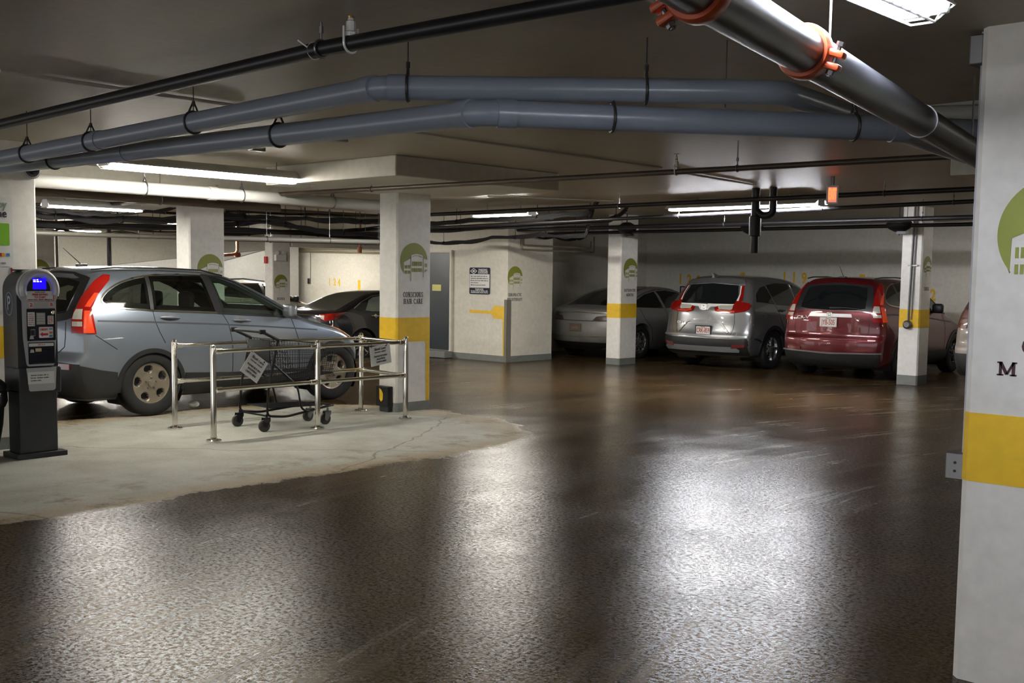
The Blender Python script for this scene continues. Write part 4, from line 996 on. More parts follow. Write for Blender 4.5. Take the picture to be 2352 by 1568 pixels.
        res = bpy.data.meshes.new_from_object(o.evaluated_get(dg))
        b3 = B(); b3.from_mesh(res)
        for nm in (o, oc): bpy.data.objects.remove(nm)
        for q in (me, mc, res): bpy.data.meshes.remove(q)
        for f in b3.faces: f.material_index = 0
        me = bpy.data.meshes.new('body'); b3.to_mesh(me); b3.free(); me.materials.append(s.paint)
        for p in me.polygons: p.use_smooth = True
        me.set_sharp_from_angle(angle=math.radians(40))
        o = bpy.data.objects.new('body', me); COL.objects.link(o); o.parent = s.root
        # dark inner wheel housings
        for y in arches:
            for sx in (-1, 1):
                bm = B(); lathe(bm, [(0, r_arch+.004), (.33, r_arch+.004), (.335, .01)], (sx*.87, y, .345), (-sx, 0, 0), 36, cap=False)
                bmesh.ops.delete(bm, geom=[v for v in bm.verts if v.co.z < .14], context='VERTS'); obj('wheel_housing', bm, BLACKPL, s.root, local=True)
        return o
    def wheel(s, x, y, r, wd, rim_m, pocket, rr=None, dish=.03, hub=True):
        """tyre with a rim whose openings are real recesses; x sign gives the side"""
        sx = 1 if x > 0 else -1; rr = rr or r*.635
        w_ = empty('wheel', (x, y, r)); w_.parent = s.root; del w_['kind']
        bm = B(); h = wd/2
        pr = [(-h*.9, rr*.97), (-h, rr*1.06), (-h*1.02, r*.86), (-h*.93, r*.955), (-h*.72, r), (h*.72, r), (h*.93, r*.955), (h*1.02, r*.86), (h, rr*1.06), (h*.9, rr*.97), (h*.8, rr*.93), (-h*.8, rr*.93)]
        lathe(bm, pr+[pr[0]], (0, 0, 0), (sx, 0, 0), 48, cap=False)
        obj('tyre', bm, RUBBER, w_, local=True, angle=50)
        bm = B(); nr, na = 26, 120; rings = []
        def depth(rho, th):
            p = pocket(rho, th); edge = rho > .93
            return (.0 if edge else -dish*(1-abs(rho-.5)*1.2)) - p*.055
        for i in range(nr+1):
            rho = i/nr; rings.append([bm.verts.new((sx*(h*.80+depth(rho, 2*PI*k/na)), rr*rho*math.cos(2*PI*k/na)+1e-5*i, rr*rho*math.sin(2*PI*k/na))) for k in range(na)])
        for i in range(nr):
            for k in range(na):
                f = bm.faces.new((rings[i][k], rings[i][(k+1) % na], rings[i+1][(k+1) % na], rings[i+1][k]))
                if pocket((i+.5)/nr, 2*PI*(k+.5)/na) > .55: f.material_index = 1
        lathe(bm, [(h*.80, rr*.93), (h*.88, rr*.985), (h*.92, rr*1.01), (h*.80, rr*1.0)], (0, 0, 0), (sx, 0, 0), 48, cap=False)
        o = obj('rim', bm, [rim_m, BLACKPL], w_, local=True, angle=60)
        if hub:
            bm = B(); lathe(bm, [(h*.6, rr*.17), (h*.86, rr*.16), (h*.90, rr*.10), (h*.90, .001)], (0, 0, 0), (sx, 0, 0), 18); obj('hub_cap', bm, hub if hub is not True else rim_m, w_, local=True)
            for k in range(5):
                bm = B(); a = 2*PI*k/5+.3; lathe(bm, [(h*.6, .010), (h*.84, .010), (h*.86, .006)], (0, rr*.26*math.cos(a), rr*.26*math.sin(a)), (sx, 0, 0), 6); obj('lug_nut', bm, STEEL, w_, local=True)
        return w_
    def handle(s, y, z, side='R', m=None):
        h, nn, d = s.ray(side, (y, z)); 
        if h is None: return
        bm = B(); sg = 1 if side == 'R' else -1
        tube(bm, [h+Vector((sg*.004, -.125, .006)), h+Vector((sg*.03, -.07, .008)), h+Vector((sg*.034, .03, .004)), h+Vector((sg*.004, .12, -.006))], [.010, .017, .017, .009], 10)
        lathe(bm, [(-.006, .042), (.004, .04)], h+Vector((0, 0, .004)), nn, 16)
        obj('door_handle', bm, m or s.paint, s.root, local=True)
def paint(name, col, metal=.55, rough=.32, coat=.8, dirt=.0, dcol=(.13, .10, .07), zd=.75):
    """car paint; road film gathers low on the bodywork"""
    if name in MATS: return MATS[name]
    m, nt, b = _nodes(name); N = nt.nodes.new; L = nt.links.new
    b.inputs['Metallic'].default_value = metal; b.inputs['Roughness'].default_value = rough; b.inputs['Coat Weight'].default_value = coat; b.inputs['Coat Roughness'].default_value = .05
    tc = N('ShaderNodeTexCoord'); n1 = N('ShaderNodeTexNoise'); n1.inputs['Scale'].default_value = 3.5; n1.inputs['Detail'].default_value = 7; L(tc.outputs['Object'], n1.inputs['Vector'])
    sp = N('ShaderNodeSeparateXYZ'); L(tc.outputs['Object'], sp.inputs[0])
    hgt = N('ShaderNodeMapRange'); hgt.inputs['From Min'].default_value = .25; hgt.inputs['From Max'].default_value = zd; hgt.inputs['To Min'].default_value = 1; hgt.inputs['To Max'].default_value = 0.12; L(sp.outputs[2], hgt.inputs['Value'])
    mu = N('ShaderNodeMath'); mu.operation = 'MULTIPLY'; L(hgt.outputs['Result'], mu.inputs[0]); L(n1.outputs['Fac'], mu.inputs[1])
    m2 = N('ShaderNodeMath'); m2.operation = 'MULTIPLY'; m2.inputs[1].default_value = dirt; m2.use_clamp = True; L(mu.outputs[0], m2.inputs[0])
    g = N('ShaderNodeNewGeometry'); mx = N('ShaderNodeMix'); mx.data_type = 'RGBA'; mx.inputs['A'].default_value = (*col, 1); mx.inputs['B'].default_value = (*dcol, 1); L(m2.outputs[0], mx.inputs['Factor'])
    mb = N('ShaderNodeMix'); mb.data_type = 'RGBA'; L(g.outputs['Backfacing'], mb.inputs['Factor']); L(mx.outputs['Result'], mb.inputs['A']); mb.inputs['B'].default_value = (.018, .018, .02, 1)
    L(mb.outputs['Result'], b.inputs['Base Color'])
    rr = N('ShaderNodeMapRange'); rr.inputs['To Min'].default_value = rough; rr.inputs['To Max'].default_value = .75; L(m2.outputs[0], rr.inputs['Value']); L(rr.outputs['Result'], b.inputs['Roughness'])
    cw = N('ShaderNodeMapRange'); cw.inputs['To Min'].default_value = coat; cw.inputs['To Max'].default_value = 0; L(m2.outputs[0], cw.inputs['Value']); L(cw.outputs['Result'], b.inputs['Coat Weight'])
    MATS[name] = m; return m
GLD = glass('dark_privacy_glass', (.30, .32, .29)); GLC = glass('green_tinted_glass', (.72, .86, .75)); GLK = mat('opaque_tinted_glass', (.006, .008, .009), .04, 0, .2, 2, coat=.6)
LRED = mat('red_lamp_lens', (.25, .005, .003), .16, 0, .25, 12, coat=1.0); LORG = mat('orange_red_reflector', (.72, .06, .015), .2, 0, .1, 30, coat=.8)
LCLR = mat('clear_lamp_lens', (.55, .53, .46), .18, .2, .1, 20, coat=1); LDRK = mat('dark_red_lens', (.14, .02, .02), .2, 0, .1, 12, coat=1)
GAP = mat('gap_and_shade_black', (.006, .006, .006), .7); TRIM = mat('black_trim', (.012, .012, .013), .4, 0, .2, 8); LOWP = mat('grey_black_bumper_plastic', (.012, .012, .012), .5, 0, .25, 10)
SEAT = mat('dark_seat_fabric', (.02, .02, .022), .8)
def plate(car, yf, x, z, s, border, lab, col=None):
    """licence plate on the tail: car-local position"""
    r = empty('licence_plate', (x, yf, z)); r.parent = car.root; del r['kind']
    bm = B(); box(bm, (-.152, -.008, -.077), (.152, .004, .077), .004); obj('plate', bm, mat('plate_white', (.68, .66, .62), .5, 0, .08, 30), r, local=True, smooth=False)
    bm = B(); text_bm(bm, s, (0, -.0085, -.006), UX, Z3, .118, 'CENTER', .62, .012); text_bm(bm, 'Alberta', (0, -.0085, .058), UX, Z3, .035, 'CENTER', .9, .01); obj('lettering', bm, mat('plate_red', (.38, .045, .03), .5), r, local=True, smooth=False)
    if border:
        bm = B()
        for lo, hi in (((-.165, -.088), (.165, -.068)), ((-.165, .068), (.165, .088)), ((-.165, -.088), (-.148, .088)), ((.148, -.088), (.165, .088))): box(bm, (lo[0], -.012, lo[1]), (hi[0], .004, hi[1]))
        obj('plate_frame', bm, TRIM, r, local=True, smooth=False)
def h_badge(car, y, x, z, k=1.0):
    """chrome framed letter-shaped maker's mark"""
    bm = B(); n = []
    def bar(p): prism(bm, [(a*k, c*k) for a, c in p], (x, y, z), UX, Z3, .012)
    bar([(-.050, .043), (-.040, -.043), (-.030, -.043), (-.038, .043)]); bar([(.050, .043), (.040, -.043), (.030, -.043), (.038, .043)]); bar([(-.050, .045), (.050, .045), (.050, .037), (-.050, .037)]); bar([(-.041, -.045), (.041, -.045), (.041, -.037), (-.041, -.037)])
    bar([(-.028, .030), (-.016, .030), (-.012, -.030), (-.022, -.030)]); bar([(.028, .030), (.016, .030), (.012, -.030), (.022, -.030)]); bar([(-.016, .006), (.016, .006), (.016, -.008), (-.016, -.008)])
    obj('maker_badge', bm, CHROME, car.root, local=True, smooth=False)
def arch_trim(car, y, side, m, r=.40, wd=.055, z0=.345, a0=-8, a1=188, off=.012):
    pts = [(y+r*math.cos(math.radians(a)), z0+r*math.sin(math.radians(a))) for a in np.linspace(a0, a1, 40)]
    car.strip('wheel_arch_trim', side, pts, wd, m, off)

# --- third-generation family SUV shape (the blue-grey car and the red car)
def small_suv(name, label, loc, pnt, see, detail_side, wb=2.56, lens=None):
    LRED, LCLR, LORG = lens or (MATS['red_lamp_lens'], MATS['clear_lamp_lens'], MATS['orange_red_reflector'])
    top = [(-1.0, 1.63), (-.75, 1.655), (-.3, 1.68), (.3, 1.685), (.8, 1.665), (1.12, 1.615), (1.45, 1.48), (1.8, 1.30), (2.10, 1.135), (2.30, 1.07), (2.6, 1.005), (2.95, .91), (3.2, .80), (3.4, .72)]
    rear = [(.20, .12), (.30, .05), (.45, .0), (.66, .005), (.72, .045), (.85, .055), (1.0, .065), (1.12, .085), (1.2, .11), (1.4, .22), (1.55, .31), (1.62, .36), (1.7, .42)]
    front = [(.18, .14), (.35, .04), (.55, 0), (.72, .03), (.85, .10), (.95, .2), (1.1, .3), (1.7, .4)]
    sec = [(.18, .90), (.32, .955), (.50, .985), (.70, 1.0), (.88, .995), (1.0, .975), (1.12, .945), (1.22, .91), (1.4, .835), (1.55, .755), (1.62, .70), (1.70, .62)]
    plan = [(-1.05, .875), (-.75, .90), (-.3, .915), (.6, .915), (1.8, .912), (2.5, .905), (2.9, .885), (3.3, .82)]
    c = Car(name, label, loc, top, rear, front, sec, plan, -.985, 3.34 if wb > 2.5 else 3.3, .20, pnt, rrear=.15, rfront=.42, crown=.045, R=.10, nl=120, nw=44, nh=44)
    qw = [(-.53, 1.29), (-.50, 1.345), (-.42, 1.41), (-.28, 1.485), (-.10, 1.535), (.07, 1.56), (.04, 1.20), (-.30, 1.225), (-.46, 1.25)]
    op = qw[6:]+qw[:6]
    for _ in range(2):
        o2 = [op[1]] if False else [op[0]]
        for p0, p1 in zip(op, op[1:]): o2 += [(p0[0]*.75+p1[0]*.25, p0[1]*.75+p1[1]*.25), (p0[0]*.25+p1[0]*.75, p0[1]*.25+p1[1]*.75)]
        op = o2+[op[-1]]
    qw = op
    rw = [(.09, 1.565), (.32, 1.58), (.80, 1.575), (.87, 1.165), (.05, 1.198)]
    fw = [(.86, 1.572), (1.02, 1.555), (1.2, 1.49), (1.45, 1.365), (1.68, 1.235), (1.80, 1.165), (1.83, 1.105), (.93, 1.155)]
    tw = [(1.86, 1.15), (2.05, 1.055), (1.88, 1.09)]
    rg = [(-.56, 1.17), (-.40, 1.145), (0, 1.135), (.40, 1.145), (.56, 1.17), (.545, 1.33), (.505, 1.50), (.3, 1.535), (0, 1.545), (-.3, 1.535), (-.505, 1.50), (-.545, 1.33)]
    rgo = [(-.70, 1.13), (0, 1.10), (.70, 1.13), (.665, 1.33), (.58, 1.54), (0, 1.585), (-.58, 1.54), (-.665, 1.33)]
    ws = [(-.66, 1.16), (.66, 1.16), (.52, 1.56), (-.52, 1.56)]
    if see:
        for v in 'RL':
            for p in (qw, rw, fw): c.cut(v, p, .028)
        c.cut('B', rg, .03); c.cut('F', ws, .03)
    c.panel('rear_window_surround', 'B', rgo, TRIM, .003, depth=.006) if not see else None
    if see:
        def shrink(p, k=.030):
            n = len(p); ar = sum(p[i-1][0]*p[i][1]-p[i][0]*p[i-1][1] for i in range(n)); sg = 1 if ar > 0 else -1; o = []
            for i in range(n):
                a, b_, c_ = Vector(p[i-1]), Vector(p[i]), Vector(p[(i+1) % n]); d1, d2 = (b_-a).normalized(), (c_-b_).normalized(); t = (d1+d2).normalized(); o.append(tuple(b_+Vector((-t.y, t.x))*sg*k))
            return o
        for v in 'RL':
            for p in (qw, rw, fw): c.strip('window_seal', v, shrink(p), .055, TRIM, .0035, closed=True, res=.03)
        c.strip('window_seal', 'B', shrink(rg), .055, TRIM, .0035, closed=True); c.strip('window_seal', 'F', shrink(ws), .08, TRIM, .0035, closed=True)
    g1, g2 = (GLD, GLC) if see else (GLK, GLK)
    for v in (['R', 'L'] if see else ['R', 'L']):
        c.panel('quarter_window', v, qw, g1, .006, .05, .004); c.panel('rear_door_window', v, rw, g1, .006, .05, .004); c.panel('front_door_window', v, fw, g2, .006, .05, .004); c.panel('corner_window', v, tw, GLK, .006, .05, .004)
        c.strip('chrome_window_trim', v, [(.88, 1.148), (.04, 1.186)]+[(x-.012*min(1, max(0, (-.2-x)/.25)), z+.013*max(-1, min(1, (z-1.30)/.05))) for x, z in qw[2:]]+[(.32, 1.594), (.80, 1.588)], .017, CHROME, .008)
        c.strip('window_trim', v, [(.80, 1.588), (1.04, 1.568), (1.22, 1.503), (1.46, 1.378), (1.69, 1.25), (2.07, 1.055), (1.83, 1.085), (.88, 1.145)], .018, TRIM, .009)
        c.panel('pillar_trim', v, [(.05, 1.57), (.10, 1.57), (.06, 1.19), (.02, 1.20)], TRIM, .008, depth=.006); c.panel('pillar_trim', v, [(.775, 1.582), (.885, 1.575), (.945, 1.15), (.85, 1.16)], TRIM, .008, depth=.006)
    c.panel('rear_window', 'B', rg if see else [(x*1.02, z) for x, z in rg], g1 if see else GLK, .006, .06, .004)
    if see: c.strip('rear_window_surround', 'B', [(-.64, 1.15), (-.45, 1.118), (0, 1.105), (.45, 1.118), (.64, 1.15), (.61, 1.33), (.55, 1.51), (.3, 1.56), (0, 1.57), (-.3, 1.56), (-.55, 1.51), (-.61, 1.33)], .10, TRIM, .005, closed=True)
    c.panel('windscreen', 'F', ws, GLC if see else GLK, .006, .08, .004)
    # tail lamps on the rear corners: upper red blade, clear middle, red foot
    for v in ('BR', 'BL'):
        t0 = [(-.32+.0, 1.10)]
        up = [(.20, 1.58), (.26, 1.575), (.27, 1.52), (.20, 1.36), (.17, 1.22), (.00, 1.22), (.04, 1.34), (.13, 1.50)]
        lw = [(.00, 1.22), (.17, 1.22), (.20, 1.10), (.23, .95), (-.025, .95), (-.035, 1.09), (-.015, 1.19)]
        l1 = c.panel('tail_light', v, up, LRED, .014, .035, .03); l2 = c.panel('tail_light', v, lw, LRED, .012, .035, .03)
        for o_ in l2:
            c.panel('clear_lens', v, [(.010, 1.205), (.085, 1.205), (.09, 1.10), (-.022, 1.10), (-.012, 1.16)], LCLR, .0155, .03, .004, parent=None)
            c.panel('clear_lens', v, [(-.022, 1.075), (.095, 1.075), (.10, 1.025), (-.018, 1.025)], LCLR, .0155, .03, .004)
        c.panel('reflector_strip', v, [(.105, 1.19), (.16, 1.19), (.215, .955), (.12, .955)], LORG, .0152, .03, .004); c.panel('reflector_strip', v, [(.10, 1.23), (.155, 1.23), (.205, 1.38), (.17, 1.38)], LORG, .0165, .03, .004)
    # gaps, painted side shade line, bumper
    for v in 'RL':
        c.strip('door_gap', v, [(.045, 1.20), (.06, 1.06), (.10, .94), (.16, .82)], .009, GAP, .0015); c.strip('door_gap', v, [(.93, 1.155), (1.0, 1.03), (1.04, .8), (1.05, .42)], .009, GAP, .0015); c.strip('door_gap', v, [(1.92, 1.06), (2.0, .8), (2.02, .42)], .009, GAP, .0015)
        c.strip('side_shade_line', v, [(-.62, 1.085), (0, 1.06), (.9, 1.015), (1.5, .975), (2.3, .915)], .018, mat('moulding_shadow_line', (.03, .033, .04), .5), .002)  # dark strip paints the shadow line along the side
        c.strip('bumper_gap', v, [(-.66, .93), (-.60, .89), (-.42, .77)], .009, GAP, .0015)
        c.panel('sill_trim', v, [(.42, .20), (.42, .47), (1.0, .445), (2.15, .43), (2.15, .20)], LOWP, .012, .06, .03)
        for y in (0, wb): arch_trim(c, y, v, LOWP, .398, .05)
        c.handle(.25, 1.105, v); c.handle(1.20, 1.055, v)
    lowp = [(-.98, .24), (.98, .24), (.98, .60), (.6, .645), (-.6, .645), (-.98, .60)]
    for v in (('R', 'L') if see else ()): c.panel('lower_bumper', v, [(-1.0, .24), (-.40, .24), (-.42, .52), (-.60, .55), (-.80, .60), (-.99, .645)], LOWP if name != 'red_suv' else LOWP, .012, .05, .03)
    return c, dict(qw=qw, rg=rg)
def seats(c, ys=((-.1, 1), (.95, 0)), belt=1.1):
    for y, rear in ys:
        for x in (-.36, .36):
            r = empty('seat', (x, y, .35)); r.parent = c.root; del r['kind']
            bm = B(); box(bm, (-.24, -.05, .0), (.24, .45, .25), .05); obj('cushion', bm, SEAT, r, local=True)
            bm = B(); vs = box(bm, (-.23, -.08, .2), (.23, .06, .78), .06); xform(bm, vs, Matrix.Rotation(math.radians(12), 4, 'X')); obj('backrest', bm, SEAT, r, local=True)
            bm = B(); box(bm, (-.13, -.24, .84), (.13, -.14, 1.04), .045); tube(bm, [(-.05, -.18, .74), (-.05, -.19, .86)], .008, 6); tube(bm, [(.05, -.18, .74), (.05, -.19, .86)], .008, 6); obj('headrest', bm, SEAT, r, local=True)
def pocket_steel(rho, th):   # oval holes round a steel disc wheel
    k = 5; a = (((th-1.745)*k/(2*PI)+.5) % 1-.5)*2*PI/k; dx, dy = rho*math.cos(a)-.66, rho*math.sin(a); e = math.sqrt((dx/.17)**2+(dy/(.20+.18*dx))**2)
    return 1 if e < .9 else (max(0, (1.08-e)/.18) if e < 1.08 else 0)
def pocket_spokes(k, w0=.16, r0=.24, r1=.90, tw=False):
    def f(rho, th):
        if rho < r0 or rho > r1: return 0
        a = abs(((th*k/(2*PI)) % 1)-.5)*2*PI/k*rho; ww = w0*(1-.25*rho); half = PI*rho/k
        e = half-a   # distance from spoke centreline
        return 1 if e > ww/2+.03 else max(0, min(1, (e-ww/2)/.03))
    return f
GOLDRIM = mat('dusty_champagne_steel', (.30, .255, .19), .38, .7, .2, 8); ALLOY = mat('alloy', (.5, .5, .5), .25, .9, .1, 6); DARKALLOY = mat('dark_alloy', (.10, .10, .11), .3, .8, .2, 6)

# ---- blue-grey SUV beside the corral
P_BLUE = paint('blue_grey_paint', (.19, .225, .275), .6, .30, .9, .75, (.20, .185, .16), .95)
g, _q = small_suv('parked_suv', 'blue-grey SUV parked beside the cart corral, with tall red tail lamps', (-12.375, 6.415, 0), P_BLUE, True, 'R')
g.finish((0, 2.56), .40)
seats(g)
for x in (-.79, .79):
    for y in (0, 2.56): g.wheel(x, y, .37, .225, GOLDRIM, pocket_steel, rr=.245, dish=.02)
g.panel('lower_bumper', 'B', [(-.86, .26), (.86, .26), (.86, .62), (0, .66), (-.86, .62)], LOWP, .012, .08, .03)
g.panel('tail_reflector', 'BR', [(-.16, .56), (-.02, .56), (-.02, .62), (-.16, .62)], LDRK, .03, .04, .02)
g.strip('tailgate_gap', 'BR', [(-.115, 1.07), (-.115, .90), (-.125, .80), (-.20, .74), (-.32, .70)], .008, GAP, .002)
g.panel('headlight', 'R', [(2.62, .945), (2.80, .93), (2.98, .85), (3.02, .76), (2.90, .775), (2.74, .86)], mat('amber_lamp', (.55, .18, .07), .2, 0, .1, 20, coat=1), .012, .04, .02)
g.panel('headlight', 'L', [(2.62, .945), (2.80, .93), (2.98, .85), (3.02, .76), (2.90, .775), (2.74, .86)], MATS['amber_lamp'], .012, .04, .02)
for sg in (1, -1):
    bm = B(); vs = box(bm, (-.095, -.05, -.085), (.095, .07, .08), .045, seg=3); xform(bm, vs, Matrix.Translation((sg*.965, 1.82, 1.165))); tube(bm, [(sg*.84, 1.88, 1.10), (sg*.95, 1.86, 1.12)], .03, 8); obj('side_mirror', bm, P_BLUE, g.root, local=True)
    bm = B(); tube(bm, [(sg*.60, -.55, 1.642), (sg*.615, -.3, 1.662), (sg*.625, .3, 1.667), (sg*.62, .8, 1.647), (sg*.60, 1.1, 1.587)], .010, 6); obj('roof_strip', bm, TRIM, g.root, local=True)
    bm = B(); lathe(bm, [(0, .16), (.12, .16), (.13, .08)], (sg*.62, 0, .34), (-sg, 0, 0), 16); obj('brake_drum', bm, BLACKM, g.root, local=True)
bm = B(); box(bm, (-.03, -.43, 1.668), (.03, -.30, 1.705), .014); tube(bm, [(0, -.36, 1.69), (0, -.58, 1.88)], [.006, .003], 6); obj('aerial', bm, TRIM, g.root, local=True)
bm = B(); tube(bm, [(.45, -.98, .29), (.45, -.6, .30)], .035, 12, cap=False); obj('exhaust_pipe', bm, STEEL, g.root, local=True)
bm = B(); box(bm, (-.75, -.6, .24), (.75, 2.6, .30), .03); obj('underbody', bm, BLACKPL, g.root, local=True)

# ---- red SUV
P_RED = paint('dark_red_paint', (.10, .003, .007), .45, .28, 1.0, .35, (.05, .02, .015), .55)
rd, _q = small_suv('parked_suv', 'dark red SUV seen from behind, with plate JYB-505', (-8.68, 17.98, 0), P_RED, False, 'B')
rd.finish((0, 2.56), .40)
rd.root.scale = (1, .87, 1); rd.root.location.y -= .12
for x in (-.79, .79):
    for y in (0, 2.56): rd.wheel(x, y, .36, .225, DARKALLOY, pocket_spokes(7))
for z_, h_ in ((.665, .014), (.575, .016)): rd.strip('bumper_crease', 'B', [(-.66, z_), (0, z_-.008), (.66, z_)], h_, P_RED, .016)
rd.panel('lower_bumper', 'B', [(-.80, .21), (.80, .21), (.84, .44), (0, .42), (-.84, .44)], GAP, .02, .08, .04)  # deep black stands for the dark shadow beneath the red car
rd.strip('bumper_edge', 'B', [(-.86, .455), (0, .43), (.86, .455)], .018, mat('grey_bumper_edge', (.20, .19, .19), .3, .4), .03)
rd.strip('tailgate_gap', 'B', [(-.66, 1.12), (-.66, .80), (-.62, .72), (0, .705), (.62, .72), (.66, .80), (.66, 1.12)], .008, GAP, .002)
rd.strip('tailgate_crease', 'B', [(-.60, 1.095), (-.5, 1.118), (0, 1.118), (.5, 1.118), (.60, 1.095)], .02, P_RED, .012)
rd.panel('chrome_garnish', 'B', [(-.36, 1.075), (.36, 1.075), (.38, 1.02), (-.38, 1.02)], mat('white_chrome_shine', (.92, .92, .90), .3, .1, .03, 4), .024, .05, .04)  # near-white colour stands for the shine of chrome
rd.strip('plate_recess_edge', 'B', [(.36, 1.02), (.33, .88), (.26, .82), (-.26, .82), (-.33, .88), (-.36, 1.02)], .012, mat('red_crease_highlight', (.26, .02, .03), .2, .4, coat=1), .006)  # lighter red paints the light along the recess edge
h_badge(rd, rd.ray('B', (0, 1.05))[0].y-.035, 0, 1.052, .95)
plate(rd, rd.ray('B', (0, .93))[0].y-.018, -.015, .935, 'JYB-505', False, '')
for sx in (-1, 1): rd.panel('tail_reflector', 'B', [(sx*.50, .475), (sx*.76, .485), (sx*.76, .52), (sx*.50, .51)], LDRK, .014, .05, .01)
bm = B(); text_bm(bm, 'CR-V', (-.50, rd.ray('B', (-.5, 1.0))[0].y-.012, 1.0), UX, Z3, .07, 'CENTER', 1.4, .01, .008); text_bm(bm, '4WD', (.50, rd.ray('B', (.5, 1.0))[0].y-.012, 1.0), UX, Z3, .05, 'CENTER', 1.5, .0, .008); obj('badge_lettering', bm, CHROME, rd.root, local=True, smooth=False)
bm = B(); y_ = rd.ray('B', (.1, 1.17))[0].y-.02; tube(bm, [(-.02, y_, 1.165), (.25, y_+.005, 1.175), (.5, y_+.03, 1.165)], [.02, .012, .006], 8); obj('wiper', bm, TRIM, rd.root, local=True)
bm = B(); box(bm, (-.05, -.50, 1.66), (.05, -.36, 1.69), .015); tube(bm, [(0, -.43, 1.69), (-.01, -.58, 1.86)], [.006, .003], 6); obj('aerial', bm, TRIM, rd.root, local=True)
bm = B(); box(bm, (-.70, -.62, .25), (.70, 2.6, .32), .03); obj('underbody', bm, BLACKPL, rd.root, local=True)
bm = B(); lathe(bm, [(-.30, .09), (.30, .09)], (-.05, -.55, .24), (1, 0, 0), 14); obj('muffler', bm, STEEL, rd.root, local=True)
for sg in (1, -1):
    bm = B(); vs = box(bm, (-.095, -.05, -.085), (.095, .07, .08), .045, seg=3); xform(bm, vs, Matrix.Translation((sg*.965, 1.42, 1.165))); tube(bm, [(sg*.84, 1.48, 1.10), (sg*.95, 1.44, 1.12)], .03, 8); obj('side_mirror', bm, TRIM, rd.root, local=True)
    bm = B(); tube(bm, [(sg*.59, -.55, 1.652), (sg*.615, -.3, 1.675), (sg*.625, .3, 1.68), (sg*.62, .8, 1.66)], .012, 6); obj('roof_strip', bm, TRIM, rd.root, local=True)

# ---- silver SUV (newer shape)
P_SIL = paint('silver_grey_paint', (.26, .265, .27), .65, .26, 1.0, .35, (.12, .11, .09), .55)
top = [(-1.0, 1.60), (-.8, 1.635), (-.3, 1.68), (.4, 1.69), (.9, 1.66), (1.2, 1.59), (1.6, 1.40), (2.0, 1.18), (2.2, 1.11), (2.6, 1.05), (3.0, .96), (3.3, .85), (3.5, .75)]
rear = [(.22, .14), (.32, .05), (.42, .0), (.60, .0), (.66, .03), (.80, .06), (.95, .075), (1.05, .09), (1.15, .13), (1.3, .22), (1.5, .34), (1.6, .42), (1.7, .5)]
front = [(.18, .14), (.35, .04), (.55, 0), (.75, .02), (.9, .08), (1.0, .15), (1.7, .4)]
sec = [(.2, .91), (.32, .96), (.5, .99), (.7, 1.0), (.9, .99), (1.02, .985), (1.12, .955), (1.22, .91), (1.4, .83), (1.55, .75), (1.64, .68), (1.7, .6)]
plan = [(-1.05, .89), (-.7, .92), (-.2, .93), (2.4, .925), (2.9, .90), (3.4, .82)]
sv = Car('parked_suv', 'silver-grey SUV seen from behind, with a dark plate frame, left of the red SUV', (-11.19, 18.05, 0), top, rear, front, sec, plan, -.98, 3.4, .22, P_SIL, rrear=.16, rfront=.4, crown=.045, R=.09, nl=110, nw=44, nh=44)
sv.finish((0, 2.56), .40)
for x in (-.80, .80):
    for y in (0, 2.56): sv.wheel(x, y, .365, .225, ALLOY, pocket_spokes(5, .26))
rg = [(-.60, 1.175), (0, 1.16), (.60, 1.175), (.565, 1.33), (.50, 1.505), (0, 1.54), (-.50, 1.505), (-.565, 1.33)]
sv.panel('rear_window', 'B', rg, GLK, .006, .06, .006)
sv.panel('roof_spoiler', 'B', [(-.60, 1.525), (-.52, 1.515), (0, 1.55), (.52, 1.515), (.60, 1.525), (.55, 1.585), (0, 1.615), (-.55, 1.585)], P_SIL, .035, .06, .06)
fl = lambda pts: [(-x, z) for x, z in pts]
t_up = [(.565, 1.205), (.65, 1.20), (.67, 1.25), (.635, 1.40), (.60, 1.50), (.555, 1.50), (.60, 1.35)]
t_in = [(.575, 1.225), (.61, 1.225), (.60, 1.35), (.565, 1.485), (.545, 1.485), (.585, 1.34)]
t_lo = [(.20, 1.10), (.24, 1.035), (.36, 1.005), (.62, 1.015), (.78, 1.045), (.835, 1.08), (.84, 1.15), (.79, 1.19), (.70, 1.205), (.565, 1.205), (.56, 1.175), (.30, 1.15)]
for f in (lambda p: p, fl):
    sv.panel('tail_light', 'B', f(t_up), LRED, .014, .03, .03); sv.panel('clear_lens', 'B', f(t_in), mat('white_lamp_strip', (.8, .78, .74), .2, 0, .05, coat=1), .019, .03, .006)
    sv.panel('tail_light', 'B', f(t_lo), LRED, .016, .03, .035); sv.panel('clear_lens', 'B', f([(.27, 1.13), (.30, 1.075), (.52, 1.065), (.55, 1.08), (.55, 1.145), (.32, 1.14)]), LCLR, .020, .03, .006)
    sv.panel('reflector_strip', 'B', f([(.26, 1.055), (.38, 1.025), (.60, 1.03), (.60, 1.05), (.38, 1.05), (.29, 1.075)]), LORG, .020, .03, .006)
    sv.panel('tail_reflector', 'B', f([(.60, .40), (.82, .42), (.83, .475), (.62, .46)]), LDRK, .030, .04, .02)
    sv.strip('bumper_gap', 'B', f([(.60, 1.01), (.615, .85), (.60, .72), (.545, .565)]), .009, GAP, .002)
sv.panel('chrome_garnish', 'B', [(-.56, 1.165), (.56, 1.165), (.54, 1.145), (.30, 1.13), (.13, 1.115), (.08, 1.06), (-.08, 1.06), (-.13, 1.115), (-.30, 1.13), (-.54, 1.145)], mat('white_chrome_shine', (.92, .92, .90), .3, .1, .03, 4), .020, .04, .03)  # chrome's bright reflection is put into a near-white colour
h_badge(sv, sv.ray('B', (0, 1.1))[0].y-.035, 0, 1.11, 1.15)
